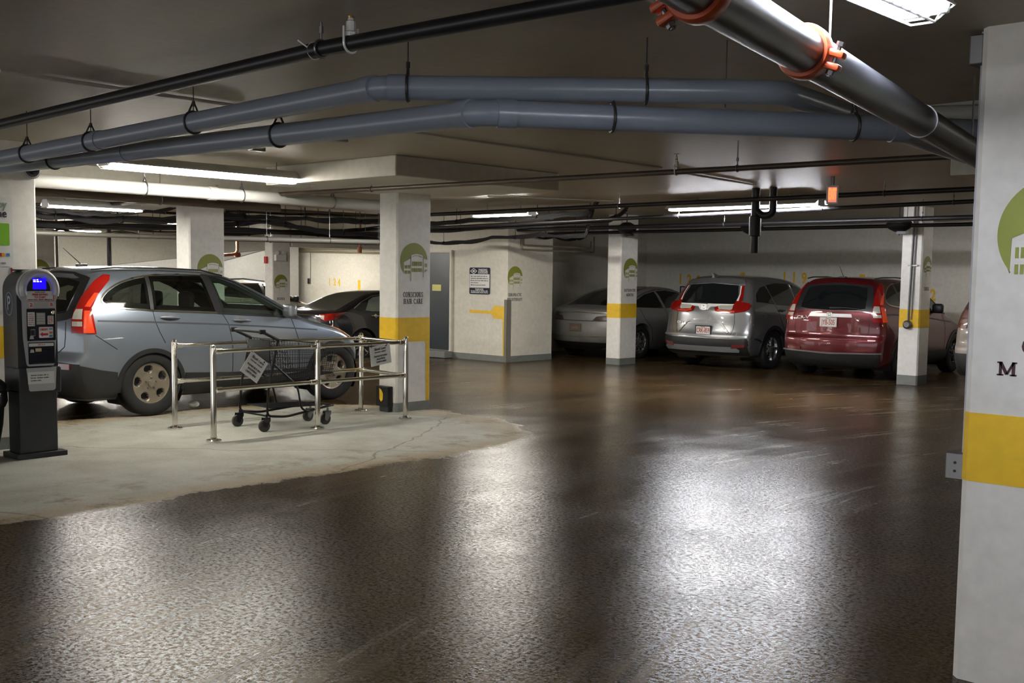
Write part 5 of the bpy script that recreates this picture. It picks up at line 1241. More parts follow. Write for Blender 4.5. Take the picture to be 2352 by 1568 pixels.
sv.strip('tailgate_crease', 'B', [(-.52, .66), (-.36, .84), (-.28, .865), (.28, .865), (.36, .84), (.52, .66)], .035, P_SIL, .018)
sv.panel('plate_recess', 'B', [(-.50, .64), (-.34, .815), (.34, .815), (.50, .64)], mat('silver_recess_shade', (.21, .215, .22), .3, .6, .05, coat=.8), .004, .05, .004)  # darker silver paints the shade inside the plate recess
sv.panel('lower_bumper', 'B', [(-.92, .27), (.92, .27), (.92, .575), (.55, .555), (-.55, .555), (-.92, .575)], LOWP, .014, .07, .03)
sv.panel('skid_plate', 'B', [(-.80, .33), (.72, .33), (.74, .37), (.66, .415), (-.78, .415), (-.84, .38)], mat('dull_silver_plastic', (.20, .20, .205), .45, .2), .026, .06, .03)
sv.strip('bumper_ridge', 'B', [(-.86, .60), (-.5, .60), (.5, .60), (.86, .60)], .03, P_SIL, .02)  # raised band in the body paint
for v in 'RL':
    sv.panel('quarter_window', v, [(-.50, 1.22), (-.42, 1.36), (-.22, 1.47), (-.02, 1.50), (.10, 1.17), (-.2, 1.20)], GLK, .006, .05, .006); sv.panel('rear_door_window', v, [(.02, 1.51), (.4, 1.55), (.82, 1.54), (.90, 1.12), (.13, 1.165)], GLK, .006, .05, .006)
    sv.panel('front_door_window', v, [(.90, 1.53), (1.15, 1.48), (1.5, 1.33), (1.85, 1.13), (1.84, 1.08), (.97, 1.115)], GLK, .006, .05, .006)
    sv.strip('chrome_window_trim', v, [(-.02, 1.50), (.13, 1.12), (.20, 1.03)], .012, CHROME, .008)
    sv.strip('door_gap', v, [(.14, 1.15), (.17, 1.0), (.30, .8), (.36, .7)], .009, GAP, .0015); sv.strip('door_gap', v, [(.95, 1.11), (1.0, .9), (1.02, .45)], .009, GAP, .0015)
    for y in (0, 2.56): arch_trim(sv, y, v, LOWP, .41, .07)
    sv.panel('sill_trim', v, [(.42, .22), (.42, .42), (2.15, .42), (2.15, .22)], LOWP, .012, .07, .03)
    sv.handle(.28, 1.06, v); sv.handle(1.15, 1.04, v)
plate(sv, sv.ray('B', (0, .70))[0].y-.02, .035, .695, 'CRK-859', True, '')
bm = B(); text_bm(bm, 'TOURING', (.43, sv.ray('B', (.43, .83))[0].y-.012, .83), UX, Z3, .036, 'CENTER', 1.2, .01, .006); text_bm(bm, 'CR-V', (-.50, sv.ray('B', (-.5, .82))[0].y-.012, .82), UX, Z3, .055, 'CENTER', 1.2, .01, .006); obj('badge_lettering', bm, CHROME, sv.root, local=True, smooth=False)
bm = B(); y_ = sv.ray('B', (0, 1.18))[0].y-.02; tube(bm, [(.05, y_, 1.18), (-.2, y_, 1.185), (-.45, y_+.02, 1.178)], [.018, .012, .006], 8); obj('wiper', bm, TRIM, sv.root, local=True)
bm = B(); 
vs = [bm.verts.new(p) for p in ((-.03, -.62, 1.64), (.03, -.62, 1.64), (.025, -.42, 1.655), (-.025, -.42, 1.655), (0, -.63, 1.735), (0, -.60, 1.73))]
for f in ((0, 1, 2, 3), (0, 1, 4), (1, 2, 5, 4), (3, 0, 4, 5), (2, 3, 5)): bm.faces.new([vs[i] for i in f])
obj('shark_fin_aerial', bm, P_SIL, sv.root, local=True, smooth=False)
bm = B(); box(bm, (-.72, -.7, .26), (.72, 2.6, .33), .03); obj('underbody', bm, BLACKPL, sv.root, local=True)
for x in (-.5, .45):
    bm = B(); lathe(bm, [(-.2, .10), (.2, .10)], (x, -.6, .25), (1, 0, 0), 12); obj('muffler', bm, STEEL, sv.root, local=True)
for sg in (1, -1):
    bm = B(); vs = box(bm, (-.10, -.05, -.08), (.12, .07, .08), .04, seg=3); xform(bm, vs, Matrix.Translation((sg*1.02, 1.86, 1.13))); tube(bm, [(sg*.86, 1.88, 1.06), (sg*.96, 1.86, 1.08)], .03, 8); obj('side_mirror', bm, P_SIL, sv.root, local=True)

# ---- silver sedan (fastback) behind the column
P_TES = paint('dusty_silver_paint', (.34, .34, .33), .4, .38, .6, 1.25, (.13, .105, .075), .80)
top = [(-1.0, .93), (-.82, 1.00), (-.55, 1.06), (-.2, 1.18), (.3, 1.34), (.75, 1.425), (1.15, 1.44), (1.5, 1.41), (1.9, 1.27), (2.3, 1.07), (2.55, .97), (3.0, .86), (3.4, .72), (3.6, .66)]
rear = [(.18, .22), (.30, .08), (.45, .01), (.60, .0), (.72, .015), (.80, .045), (.9, .05), (1.0, .06), (1.5, .2)]
front = [(.15, .1), (.35, .02), (.55, 0), (.7, .05), (.85, .2), (1.4, .4)]
sec = [(.15, .9), (.3, .96), (.5, .99), (.66, 1.0), (.8, .99), (.92, .965), (1.02, .93), (1.15, .85), (1.3, .75), (1.42, .62), (1.5, .55)]
plan = [(-1.05, .84), (-.8, .875), (-.3, .915), (.4, .925), (2.2, .915), (2.9, .89), (3.5, .78)]
ts = Car('parked_sedan', 'dusty silver sedan half hidden by a white column, left of the silver-grey SUV', (-14.20, 18.12, 0), top, rear, front, sec, plan, -.96, 3.45, .16, P_TES, rrear=.26, rfront=.5, crown=.02, R=.07, nl=100, nw=40, nh=36, rear_pow=2.2)
ts.finish((0, 2.62), .37)
for x in (-.79, .79):
    for y in (0, 2.62): ts.wheel(x, y, .335, .225, ALLOY, pocket_spokes(9, .15), rr=.235)
ts.panel('rear_window', 'T', [(-.60, -.52), (.60, -.52), (.56, .0), (.47, .95), (-.47, .95), (-.56, .0)], GLK, .005, .07, .006)
for v in 'RL':
    ts.panel('rear_door_window', v, [(-.32, 1.06), (.05, 1.18), (.35, 1.275), (.75, 1.335), (.80, 1.0), (-.1, 1.03)], GLK, .005, .05, .006); ts.panel('front_door_window', v, [(.84, 1.34), (1.2, 1.355), (1.55, 1.31), (1.95, 1.13), (2.1, 1.02), (.90, 1.0)], GLK, .005, .05, .006)
    ts.strip('chrome_window_trim', v, [(-.36, 1.06), (.04, 1.205), (.35, 1.30), (.8, 1.365), (1.2, 1.378), (1.56, 1.33), (1.97, 1.145)], .014, mat('satin_trim', (.4, .4, .4), .3, .9), .006)
    ts.strip('door_gap', v, [(.0, 1.0), (.12, .8), (.36, .6), (.42, .35)], .009, GAP, .0015); ts.strip('door_gap', v, [(.88, 1.0), (.92, .7), (.95, .3)], .009, GAP, .0015)
for v in ('B',):
    for f in (lambda p: p, fl):
        ts.panel('tail_light', v, f([(.37, .765), (.44, .845), (.60, .865), (.84, .87), (.90, .80), (.86, .745), (.62, .765)]), mat('dusty_dark_lens', (.075, .045, .045), .3, 0, .2, 20, coat=.6), .008, .04, .02)
ts.strip('boot_lip', 'B', [(-.62, .905), (0, .925), (.62, .905)], .02, P_TES, .02); ts.strip('boot_gap', 'B', [(-.70, .765), (-.38, .755), (.38, .755), (.70, .765)], .012, GAP, .002)
ts.panel('lower_bumper', 'B', [(-.80, .17), (.80, .17), (.86, .33), (-.86, .33)], LOWP, .01, .07, .02)
ts.strip('bumper_crease', 'B', [(-.80, .455), (0, .44), (.80, .455)], .012, P_TES, .01)
r = empty('licence_plate', (0, ts.ray('B', (0, .62))[0].y-.012, .62)); r.parent = ts.root; del r['kind']
bm = B(); box(bm, (-.152, -.006, -.077), (.152, .006, .077), .004); obj('plate', bm, mat('dirt_caked_plate', (.15, .105, .075), .8, 0, .45, 25), r, local=True, smooth=False)
bm = B(); scribble(bm, Vector((-.09, -.0075, -.01)), UX, .2, .07, 9); obj('lettering', bm, mat('faded_plate_print', (.24, .18, .14), .8), r, local=True, smooth=False)
bm = B(); box(bm, (-.72, -.7, .17), (.72, 2.7, .24), .03); obj('underbody', bm, BLACKPL, ts.root, local=True)

# ---- black sedan further back
P_BLK = paint('black_paint', (.006, .007, .012), .2, .22, 1.0, .25, (.05, .045, .04), .6)
top = [(-1.05, .98), (-.8, 1.06), (-.5, 1.10), (-.1, 1.24), (.35, 1.40), (.8, 1.465), (1.2, 1.47), (1.6, 1.40), (2.0, 1.20), (2.3, 1.06), (2.7, 1.0), (3.2, .88), (3.6, .72)]
bs = Car('parked_sedan', 'black sedan with an angular red tail lamp, left of the middle column', (-18.78, 14.75, -.20), top, rear, front, sec, plan, -1.05, 3.7, .18, P_BLK, rrear=.22, rfront=.5, crown=.02, R=.07, nl=80, nw=32, nh=30)
bs.finish((0, 2.75), .37)
for x in (-.79, .79):
    for y in (0, 2.75): bs.wheel(x, y, .335, .225, ALLOY, pocket_spokes(9, .17), rr=.235)
bs.panel('rear_window', 'T', [(-.62, -.52), (.62, -.52), (.56, .0), (.50, .42), (-.50, .42), (-.56, .0)], mat('dusty_rear_glass', (.05, .055, .045), .12, 0, .2, 3, coat=.7), .005, .07, .006)
for v in 'RL':
    bs.panel('rear_door_window', v, [(.12, 1.07), (.30, 1.27), (.45, 1.33), (.82, 1.37), (.88, 1.04), (.3, 1.05)], mat('pale_see_through_glass', (.20, .24, .21), .08, 0, .3, 3, coat=.8), .005, .05, .006); bs.panel('front_door_window', v, [(.94, 1.37), (1.3, 1.365), (1.6, 1.29), (2.0, 1.08), (2.0, 1.04), (.98, 1.04)], MATS['pale_see_through_glass'], .005, .05, .006)
    bs.panel('quarter_window', v, [(-.14, 1.11), (.08, 1.22), (.06, 1.06), (-.06, 1.07)], GLK, .005, .04, .006)
    bs.strip('chrome_window_trim', v, [(-.16, 1.11), (.10, 1.245), (.45, 1.36), (.9, 1.40), (1.3, 1.39)], .012, CHROME, .006); bs.handle(.35, .95, v, CHROME); bs.handle(1.35, .95, v, CHROME)
for v in ('BR', 'BL'):
    bs.panel('tail_light', v, [(-.10, .985), (.05, 1.0), (.42, 1.04), (.24, .90), (.02, .86), (-.08, .90)], LRED, .012, .04, .03); bs.panel('clear_lens', v, [(-.075, .965), (.01, .972), (.01, .885), (-.06, .91)], LCLR, .016, .03, .006)
bs.panel('chrome_garnish', 'B', [(-.5, .99), (.5, .99), (.5, .965), (-.5, .965)], CHROME, .012, .05, .02)

# ---- white SUV beyond it, seen through the glass
P_WHT = paint('dirty_white_paint', (.55, .54, .48), .05, .4, .6, .9, (.24, .20, .14), .95)
ws_, _q = small_suv('parked_suv', 'dirty white SUV parked in the far bay, behind the far column', (-27.2, 17.35, -.28), P_WHT, False, 'R')
ws_.finish((0, 2.56), .42)
for x in (-.79, .79):
    for y in (0, 2.56): ws_.wheel(x, y, .36, .225, DARKALLOY, pocket_spokes(6))
for sg in (1, -1):
    bm = B(); vs = box(bm, (-.095, -.05, -.085), (.095, .07, .08), .045, seg=3); xform(bm, vs, Matrix.Translation((sg*.965, 1.82, 1.165))); tube(bm, [(sg*.84, 1.88, 1.10), (sg*.95, 1.86, 1.12)], .03, 8); obj('side_mirror', bm, TRIM, ws_.root, local=True)
    bm = B(); tube(bm, [(sg*.60, -.55, 1.69), (sg*.625, .3, 1.72), (sg*.60, 1.0, 1.66)], .022, 6); obj('roof_rail', bm, TRIM, ws_.root, local=True)

# ---- two cars half hidden at far right
P_GRY = paint('pale_beige_paint', (.40, .37, .33), .1, .4, .7, .4, (.2, .17, .13), .6)
q = at(2213, 735, Y=16.4)
rr_, _q = small_suv('parked_suv', 'pale SUV with brownish tail lamp, cut off by the near pillar at far right', (q.x+.72, 17.35, 0), paint('pinkish_beige_paint', (.26, .215, .18), .1, .4, .7, .4, (.15, .12, .1), .6), False, 'L', lens=(mat('dull_brown_lens', (.10, .03, .018), .3, 0, .2, 15, coat=.6), mat('dull_pink_lens', (.20, .11, .085), .3, 0, .2, 15, coat=.6), mat('dull_brown_lens', (.1, .03, .018))))
rr_.finish((0, 2.56), .41)
for x in (-.79, .79):
    for y in (0, 2.56): rr_.wheel(x, y, .36, .225, DARKALLOY, pocket_spokes(6))
rr_.panel('lower_bumper', 'B', [(-.88, .26), (.88, .26), (.88, .58), (-.88, .58)], LOWP, .012, .08, .03)
# ------------------------------------------------------------------ cart corral of polished rails
posts = [(-10.36, 6.04), (-9.345, 5.86), (-9.385, 7.13), (-9.37, 8.345), (-10.27, 8.44)]
cor = empty('cart_corral', (-9.8, 7.2, 0), 'polished steel rail corral for shopping carts on the dry floor island', 'cart corral')
for x, y in posts:
    bm = B(); lathe(bm, [(0, .029), (.895, .029), (.915, .024), (.925, .012), (.928, .001)], (x, y, 0.012), (0, 0, 1), 20); po = obj('post', bm, CHROME, cor)
    bm = B(); lathe(bm, [(0, .075), (.016, .075), (.022, .068), (.024, .030), (.045, .034), (.047, .029)], (x, y, 0), (0, 0, 1), 24); obj('base_flange', bm, CHROME, po)
    bm = B()
    for k in range(4):
        a = k*PI/2+.5; lathe(bm, [(.016, .009), (.026, .008)], (x+.055*math.cos(a), y+.055*math.sin(a), 0), (0, 0, 1), 6)
    obj('bolt', bm, STEEL, po)
for i, j in ((1, 2), (2, 3), (0, 4), (4, 3)):
    a, b_ = Vector((*posts[i], 0)), Vector((*posts[j], 0)); d = (b_-a).normalized()
    for z in (.872, .500):
        bm = B(); tube(bm, [a+d*.02+Z3*z, b_-d*.02+Z3*z], .021, 16); ra = obj('rail', bm, CHROME, cor)
        for p, e in ((a, 1), (b_, -1)):
            bm = B(); lathe(bm, [(.024, .031), (.034, .031), (.036, .027), (.095, .027), (.098, .022)], p+Z3*z, d*e, 18); obj('rail_socket', bm, CHROME, ra)
# hanging signs
def cart_sign(label, c, w_, h_, tilt, hang):
    r = empty('cart_return_sign', c, label, 'sign', 'cart return signs'); c = Vector(c)
    u = Vector((0, math.cos(tilt), math.sin(tilt))); v = Vector((0, -math.sin(tilt), math.cos(tilt)))
    bm = B(); prism(bm, [(-w_/2, -h_/2), (w_/2, -h_/2), (w_/2, h_/2), (-w_/2, h_/2)], c, u, v, .004); obj('sign_board', bm, WHITEP, r, smooth=False)
    bm = B(); n = u.cross(v)
    text_bm(bm, 'Blush Lane', c+v*h_*.33+n*.002, u, v, .042, 'CENTER', .88, .004); text_bm(bm, 'ORGANIC MARKET', c+v*h_*.17+n*.002, u, v, .020, 'CENTER', .95, .0)
    for k, s in enumerate(('PLEASE RETURN', 'SHOPPING', 'CARTS HERE')): text_bm(bm, s, c-v*h_*(.04+.145*k)+n*.002, u, v, .0265, 'CENTER', .95, .02)
    lathe(bm, [(0, .009), (.001, .009)], c+v*h_*.43+u*w_*.30+n*.002, n, 12)
    obj('lettering', bm, mat('dark_grey_print', (.05, .055, .05), .6), r, smooth=False)
    bm = B()
    for hx in hang:
        p = c+u*hx+v*(h_/2-.012); tube(bm, [p+n*.003, Vector((-9.345, p.y, .868)), Vector((-9.39, p.y, .90)), Vector((-9.43, p.y, .868)), p-n*.006], .003, 5)
    obj('wire_tie', bm, BLACKPL, r)
cart_sign('small white cart return sign hanging diagonally by one corner', (-9.345, 6.325, .700), .235, .235, -.62, [-.105])
cart_sign('small white cart return sign hanging by two ties, in front of the middle column', (-9.345, 7.955, .748), .29, .215, .13, [-.12, .10])

# ------------------------------------------------------------------ shopping cart
ct = empty('shopping_cart', (-9.83, 7.09, 0), 'black wire shopping cart standing inside the rail corral', 'shopping cart', rz=math.radians(-3))
def L_(name, bm, m, parent=ct, **k): return obj(name, bm, m, parent, local=True, **k)
# local: y forward, handle at the back
fr_ = [(-.27, -.46), (-.21, .42)]
bm = B()
for s in (-1, 1):
    tube(bm, bend([(s*.27, -.30, .95), (s*.27, -.42, .45), (s*.27, -.44, .16), (s*.255, -.20, .135), (s*.17, .40, .20), (s*.15, .46, .20)], .06), .013, 8)
    tube(bm, bend([(s*.26, -.36, .70), (s*.25, -.06, .45), (s*.235, .0, .20), (s*.225, .10, .165)], .06), .012, 8)
tube(bm, [(-.15, .46, .20), (.15, .46, .20)], .013, 8); tube(bm, [(-.27, -.44, .16), (.27, -.44, .16)], .010, 8)
L_('frame', bm, BLACKM)
bm = B(); tube(bm, bend([(-.27, -.30, .94), (-.28, -.50, 1.03), (.28, -.50, 1.03), (.27, -.30, .94)], .04), .016, 10); hd = L_('handle', bm, BLACKPL)
for s in (-1, 1):
    bm = B(); box(bm, (s*.28-.02, -.53, 1.005), (s*.28+.02, -.46, 1.055), .012); L_('handle_bracket', bm, BLACKPL)
def wire_panel(bm, c00, c10, c11, c01, nu, nv, r=.0024):
    c00, c10, c11, c01 = map(Vector, (c00, c10, c11, c01))
    for i in range(nu+1):
        t = i/nu; tube(bm, [c00.lerp(c10, t), c01.lerp(c11, t)], r, 4)
    for j in range(nv+1):
        t = j/nv; tube(bm, [c00.lerp(c01, t), c10.lerp(c11, t)], r*(1.8 if j in (0, nv) else 1), 5)
bb, bt = .46, .93   # basket bottom back, top back
A_, Bb, C_, D_ = (-.24, -.30, .50), (.24, -.30, .50), (.19, .44, .56), (-.19, .44, .56)
At, Bt, Ct, Dt = (-.27, -.36, .95), (.27, -.36, .95), (.215, .50, .86), (-.215, .50, .86)
bm = B()
wire_panel(bm, A_, Bb, C_, D_, 16, 14); wire_panel(bm, Bb, C_, Ct, Bt, 26, 7); wire_panel(bm, A_, D_, Dt, At, 26, 7); wire_panel(bm, D_, C_, Ct, Dt, 14, 7); wire_panel(bm, A_, Bb, Bt, At, 18, 6)
L_('wire_basket', bm, BLACKM)
bm = B(); wire_panel(bm, (-.22, -.22, .92), (.22, -.22, .92), (.22, -.08, .62), (-.22, -.08, .62), 12, 5); L_('child_seat', bm, BLACKM)
bm = B(); box(bm, (-.215, -.375, .70), (.215, -.36, .93), .006); L_('seat_flap', bm, BLACKPL)
bm = B(); wire_panel(bm, (-.22, -.38, .235), (.22, -.38, .235), (.18, .30, .215), (-.18, .30, .215), 14, 16); tube(bm, [(-.22, -.38, .235), (-.18, .30, .215)], .006, 6); tube(bm, [(.22, -.38, .235), (.18, .30, .215)], .006, 6); L_('lower_rack', bm, BLACKM)
for x, y in ((-.265, -.44), (.265, -.44), (-.165, .38), (.165, .38)):
    cs = empty('caster', (x, y, .0)); cs.parent = ct; del cs['kind']
    bm = B(); lathe(bm, [(-.016, .050), (-.014, .062), (.014, .062), (.016, .050)], (0, -.03, .062), (1, 0, 0), 24); obj('caster_wheel', bm, mat('dirty_grey_rubber', (.045, .042, .035), .7, 0, .3, 15), cs, local=True)
    bm = B(); lathe(bm, [(-.019, .016), (.019, .016)], (0, -.03, .062), (1, 0, 0), 10); obj('hub', bm, STEEL, cs, local=True)
    bm = B()
    for s in (-1, 1): prism(bm, [(-.052, .060), (-.02, .035), (.03, .11), (.03, .145), (-.045, .145)], (s*.024+.002, 0, 0), UY, Z3, .004)
    box(bm, (-.026, -.045, .14), (.026, .03, .147)); tube(bm, [(0, 0, .145), (0, 0, .18)], .012, 8); obj('fork', bm, BLACKM if y < 0 else STEEL, cs, local=True)

# ------------------------------------------------------------------ pay station
XF = -9.55
ps = empty('pay_station', (-9.74, 4.27, 0), 'dark grey parking pay station with a blue screen and silver face', 'pay station')
YC = 4.285
BODY = mat('dark_grey_powder_coat', (.024, .025, .028), .42, 0, .15, 20, .1, 200); SILV = mat('silver_plastic', (.46, .46, .47), .36, .1, .06, 10)
bm = B(); box(bm, (-9.84, 4.06, 0), (-9.53, 4.50, .045), .006); obj('base_plate', bm, BODY, ps, smooth=False)
bm = B(); box(bm, (-9.80, 4.10, .04), (-9.57, 4.435, .60), .012); obj('pedestal', bm, BODY, ps, smooth=False)
def pt(px, py, x=XF): q = at(px, py, X=x); return (q.y-YC, q.z)
def arch(hw, z0, zc, x0, x1, n=18, r=None):
    """cabinet with a half-round top: profile across the width, length along x"""
    bm = B(); pr = [(-hw, z0)]+[(-hw*math.cos(t), zc+hw*math.sin(t)) for t in np.linspace(0, PI, n)]+[(hw, z0)]
    prism(bm, pr, (x1, YC, 0), UY, Z3, x1-x0); return bm
bm = arch(.175, .60, 1.455, -9.88, -9.60); bmesh.ops.bevel(bm, geom=[e for e in bm.edges if e.calc_face_angle(0) > 1.2], offset=.012, segments=2, affect='EDGES'); obj('cabinet', bm, BODY, ps, angle=30)
bm = B(); box(bm, (-9.84, YC-.185, .56), (-9.565, YC+.19, .79), .014); obj('lower_cabinet', bm, BODY, ps, smooth=False)
bm = B()
for k in range(5): tube(bm, [(-9.86+.022*k, YC-.1+.0, 1.626-.0), (-9.86+.022*k, YC+.1, 1.626)], .008, 6)
obj('top_vent_ribs', bm, BODY, ps)
# silver face: rounded head narrowing to the foot, with a raised hood ring
hw = .178
pr = [(-hw*math.cos(t), 1.462+hw*math.sin(t)) for t in np.linspace(-.25, PI+.25, 28)]
pr = pr+[(.150, 1.36), (.150, 1.05), (.128, .82), (.118, .80), (-.095, .80), (-.105, .82), (-.130, 1.05), (-.135, 1.36)]
bm = B(); prism(bm, pr, (-9.562, YC, 0), UY, Z3, .042); bmesh.ops.bevel(bm, geom=[e for e in bm.edges if e.calc_face_angle(0) > 1.2], offset=.010, segments=2, affect='EDGES'); fa = obj('silver_face', bm, SILV, ps, angle=40)
bm = B(); tube(bm, [(-9.545, YC-.145*math.cos(t), 1.462+.150*math.sin(t)) for t in np.linspace(-.35, PI+.35, 30)], .030, 10); obj('hood_ring', bm, SILV, fa)
bm = B(); prism(bm, [(-.102*math.cos(t), 1.462+.102*math.sin(t)) for t in np.linspace(0, PI, 20)]+[(.102, 1.435), (-.102, 1.435)], (-9.559, YC, 0), UY, Z3, .006); obj('display_window', bm, mat('navy_display', (.004, .004, .02), .1), fa, smooth=False)
s0, s1 = pt(76, 639), pt(107, 664)
bm = B(); prism(bm, [(s0[0], s1[1]), (s1[0], s1[1]), (s1[0], s0[1]), (s0[0], s0[1])], (-9.5575, YC, 0), UY, Z3, .003); sc_ = obj('blue_screen', bm, mat('blue_screen', (.0, .0, .3), .3, emit=((.005, .0, 1.0), 1.3)), fa, smooth=False, label='lit blue screen')
bm = B(); scribble(bm, (-9.557, YC+s0[0]+.004, s0[1]-.014), UY, .045, .012, 3); scribble(bm, (-9.557, YC+s0[0]+.004, s0[1]-.027), UY, .07, .012, 4); obj('screen_text', bm, mat('screen_white', (.8, .8, .9), .4, emit=((.8, .8, 1), 1.5)), sc_, smooth=False)
def sticker(name, x0, y0, x1, y1, m, x=-9.5585, parent=fa, rad=.004):
    a, b_ = pt(x0, y0), pt(x1, y1); w_, h_ = b_[0]-a[0], a[1]-b_[1]; c = Vector((x, YC+(a[0]+b_[0])/2, (a[1]+b_[1])/2))
    bm = B(); prism(bm, rrect(w_, h_, min(rad, h_*.3, w_*.3)), c, UY, Z3, .003); return obj(name, bm, m, parent, smooth=False), c, w_, h_
REDP = mat('red_print', (.50, .015, .02), .5)
bk = sticker('notice_back', 62, 668, 125, 691, REDP, -9.5590)
st, c, w_, h_ = sticker('notice', 62, 668.5, 123, 690, WHITEP, -9.5580)
bm = B(); text_bm(bm, 'PRESS KEYPAD', c+Vector((.0008, 0, h_*.13)), UY, Z3, .0235, 'CENTER', .9, .03); text_bm(bm, 'TO START', c+Vector((.0008, 0, -h_*.16)), UY, Z3, .0235, 'CENTER', .9, .03); obj('red_lettering', bm, REDP, st, smooth=False)
bm = B(); scribble(bm, c+Vector((.0008, -.045, h_*.38)), UY, .09, .010, 2); scribble(bm, c+Vector((.0008, -w_*.47, -h_*.40)), UY, w_*.94, .012, 6); obj('fine_print', bm, BLACKP, st, smooth=False)
for x0, y0, x1, y1, s in ((68, 694, 78, 707, 1), (114, 693, 124, 705, 2)):
    st, c, w_, h_ = sticker('small_label', x0, y0, x1, y1, WHITEP, rad=.02)
    bm = B(); [scribble(bm, c+Vector((.0008, -w_*.35, h_*(.25-.25*k))), UY, w_*.7, .013, s*5+k) for k in range(3)]; obj('red_lettering', bm, REDP, st, smooth=False)
BLKP = mat('dark_navy_panel', (.004, .004, .016), .2)
st, c, w_, h_ = sticker('control_panel', 62, 709, 129, 781, BLKP, -9.5575, rad=.008); cp = st
for x0, y0, x1, y1, m_, nm in ((64, 717, 81, 749, WHITEP, 'instruction_card'), (84, 718, 105, 745, mat('keypad_metal', (.36, .33, .25), .4, .5), 'keypad'), (110, 725, 124, 744, WHITEP, 'instruction_card'), (71, 756, 82, 772, mat('slot_grey', (.25, .25, .26), .4), 'card_slot')):
    st, c, w_, h_ = sticker(nm, x0, y0, x1, y1, m_, -9.5560, cp)
    if nm == 'instruction_card':
        bm = B(); [scribble(bm, c+Vector((.0008, -w_*.4, h_*(.36-.145*k))), UY, w_*.8, .010, k) for k in range(6)]; obj('fine_print', bm, mat('pink_print', (.40, .12, .12), .6), st, smooth=False)
    if nm == 'keypad':
        for i in range(3):
            for j in range(4):
                bm = B(); q = c+Vector((0, (i-1)*w_*.30, (1.5-j)*h_*.23)); box(bm, q+Vector((-.001, -.012, -.010)), q+Vector((.004, .012, .010)), .002); obj('key', bm, SILV, st, smooth=False)
    if nm == 'card_slot':
        bm = B(); box(bm, c+Vector((-.001, -.018, -.022)), c+Vector((.002, .014, .022))); obj('slot_opening', bm, BLACKPL, st, smooth=False)
bm = B(); q = at(120.5, 717, X=-9.556); lathe(bm, [(0, .017), (.008, .017), (.012, .012)], q, (1, 0, 0), 20); obj('coin_button', bm, CHROME, cp)
st, c, w_, h_ = sticker('credit_label', 90, 751, 123, 775, WHITEP, -9.5560, cp, .008)
bm = B(); text_bm(bm, 'CREDIT', c+Vector((.0008, -w_*.15, h_*.26)), UY, Z3, .024, 'CENTER', .85, .03); prism(bm, [(-.055, -.016), (-.030, .003), (-.030, -.008), (.018, -.008), (.018, -.026), (-.030, -.026), (-.030, -.036)], c+Vector((.0008, 0, 0)), UY, Z3, .001); obj('red_lettering', bm, REDP, st, smooth=False)
for dz, m_ in ((.030, mat('pale_blue_print', (.25, .35, .5), .5)), (-.003, mat('orange_print', (.6, .2, .05), .5)), (-.032, mat('blue_print', (.05, .2, .45), .5))):
    bm = B(); prism(bm, rrect(.030, .018, .003), c+Vector((.0008, w_*.34, dz)), UY, Z3, .001); obj('card_mark', bm, m_, st, smooth=False)
st, c, w_, h_ = sticker('receipt_panel', 66, 787, 127, 834, BLKP, -9.5575, rad=.008); rp = st
bm = B(); z_ = c.z-h_*.1; box(bm, (-9.60, c.y-.09, z_-.075), (-9.555, c.y+.09, z_+.055), .01); obj('receipt_tray', bm, BLKP, rp, smooth=False)
st2, c2, w2, h2 = sticker('tray_label', 67, 789, 124, 794, WHITEP, -9.5555, rp); bm = B(); scribble(bm, c2+Vector((.0008, -.03, 0)), UY, .06, .012, 8); obj('red_lettering', bm, REDP, st2, smooth=False)
st2, c2, w2, h2 = sticker('ticket_stub', 82, 800, 96, 807, mat('cream_ticket', (.6, .5, .3), .5), -9.5540, rp)
for px, py in ((73, 775), (74, 806)):
    bm = B(); q = at(px, py, X=-9.5545); prism(bm, [(-.02, -.014), (.02, -.014), (.012, .014), (-.012, .014)], q, UY, Z3, .001); obj('arrow_mark', bm, SILV, rp, smooth=False)
# lower silver door with a paper note
a, b_ = pt(62, 846), pt(132, 895); bm = B(); pl = [(a[0], a[1]), (a[0]+.02, b_[1]+.01), (a[0]+.03, b_[1]), (b_[0]-.03, b_[1]), (b_[0]-.012, b_[1]+.012), (b_[0], a[1])]
prism(bm, pl, (-9.558, YC, 0), UY, Z3, .01); lo_ = obj('lower_door', bm, SILV, ps, smooth=False)
st, c, w_, h_ = sticker('paper_note', 65, 855, 126, 879, WHITEP, -9.5560, lo_, .001)
bm = B(); [scribble(bm, c+Vector((.0008, -w_*.4, h_*(.22-.22*k))), UY, w_*(.66, .72, .40)[k], .012, 20+k) for k in range(3)]; obj('fine_print', bm, BLACKP, st, smooth=False)
# parking letter on the left flank
fl_y = YC-.1755; q = Vector((-9.75, fl_y, 1.335)); bm = B(); ux = Vector((1, 0, 0))
ring = [q+Vector((.068*math.cos(t), -.001, .098*math.sin(t))) for t in np.linspace(0, 2*PI, 33)[:-1]]
tube(bm, ring, .0035, 5, closed=True); text_bm(bm, 'P', q+Vector((0, -.0015, 0)), ux, Z3, .17, 'CENTER', .8, .02); obj('parking_letter', bm, mat('pale_grey_print', (.35, .37, .4), .5), ps, smooth=False, label='pale letter P in an oval')

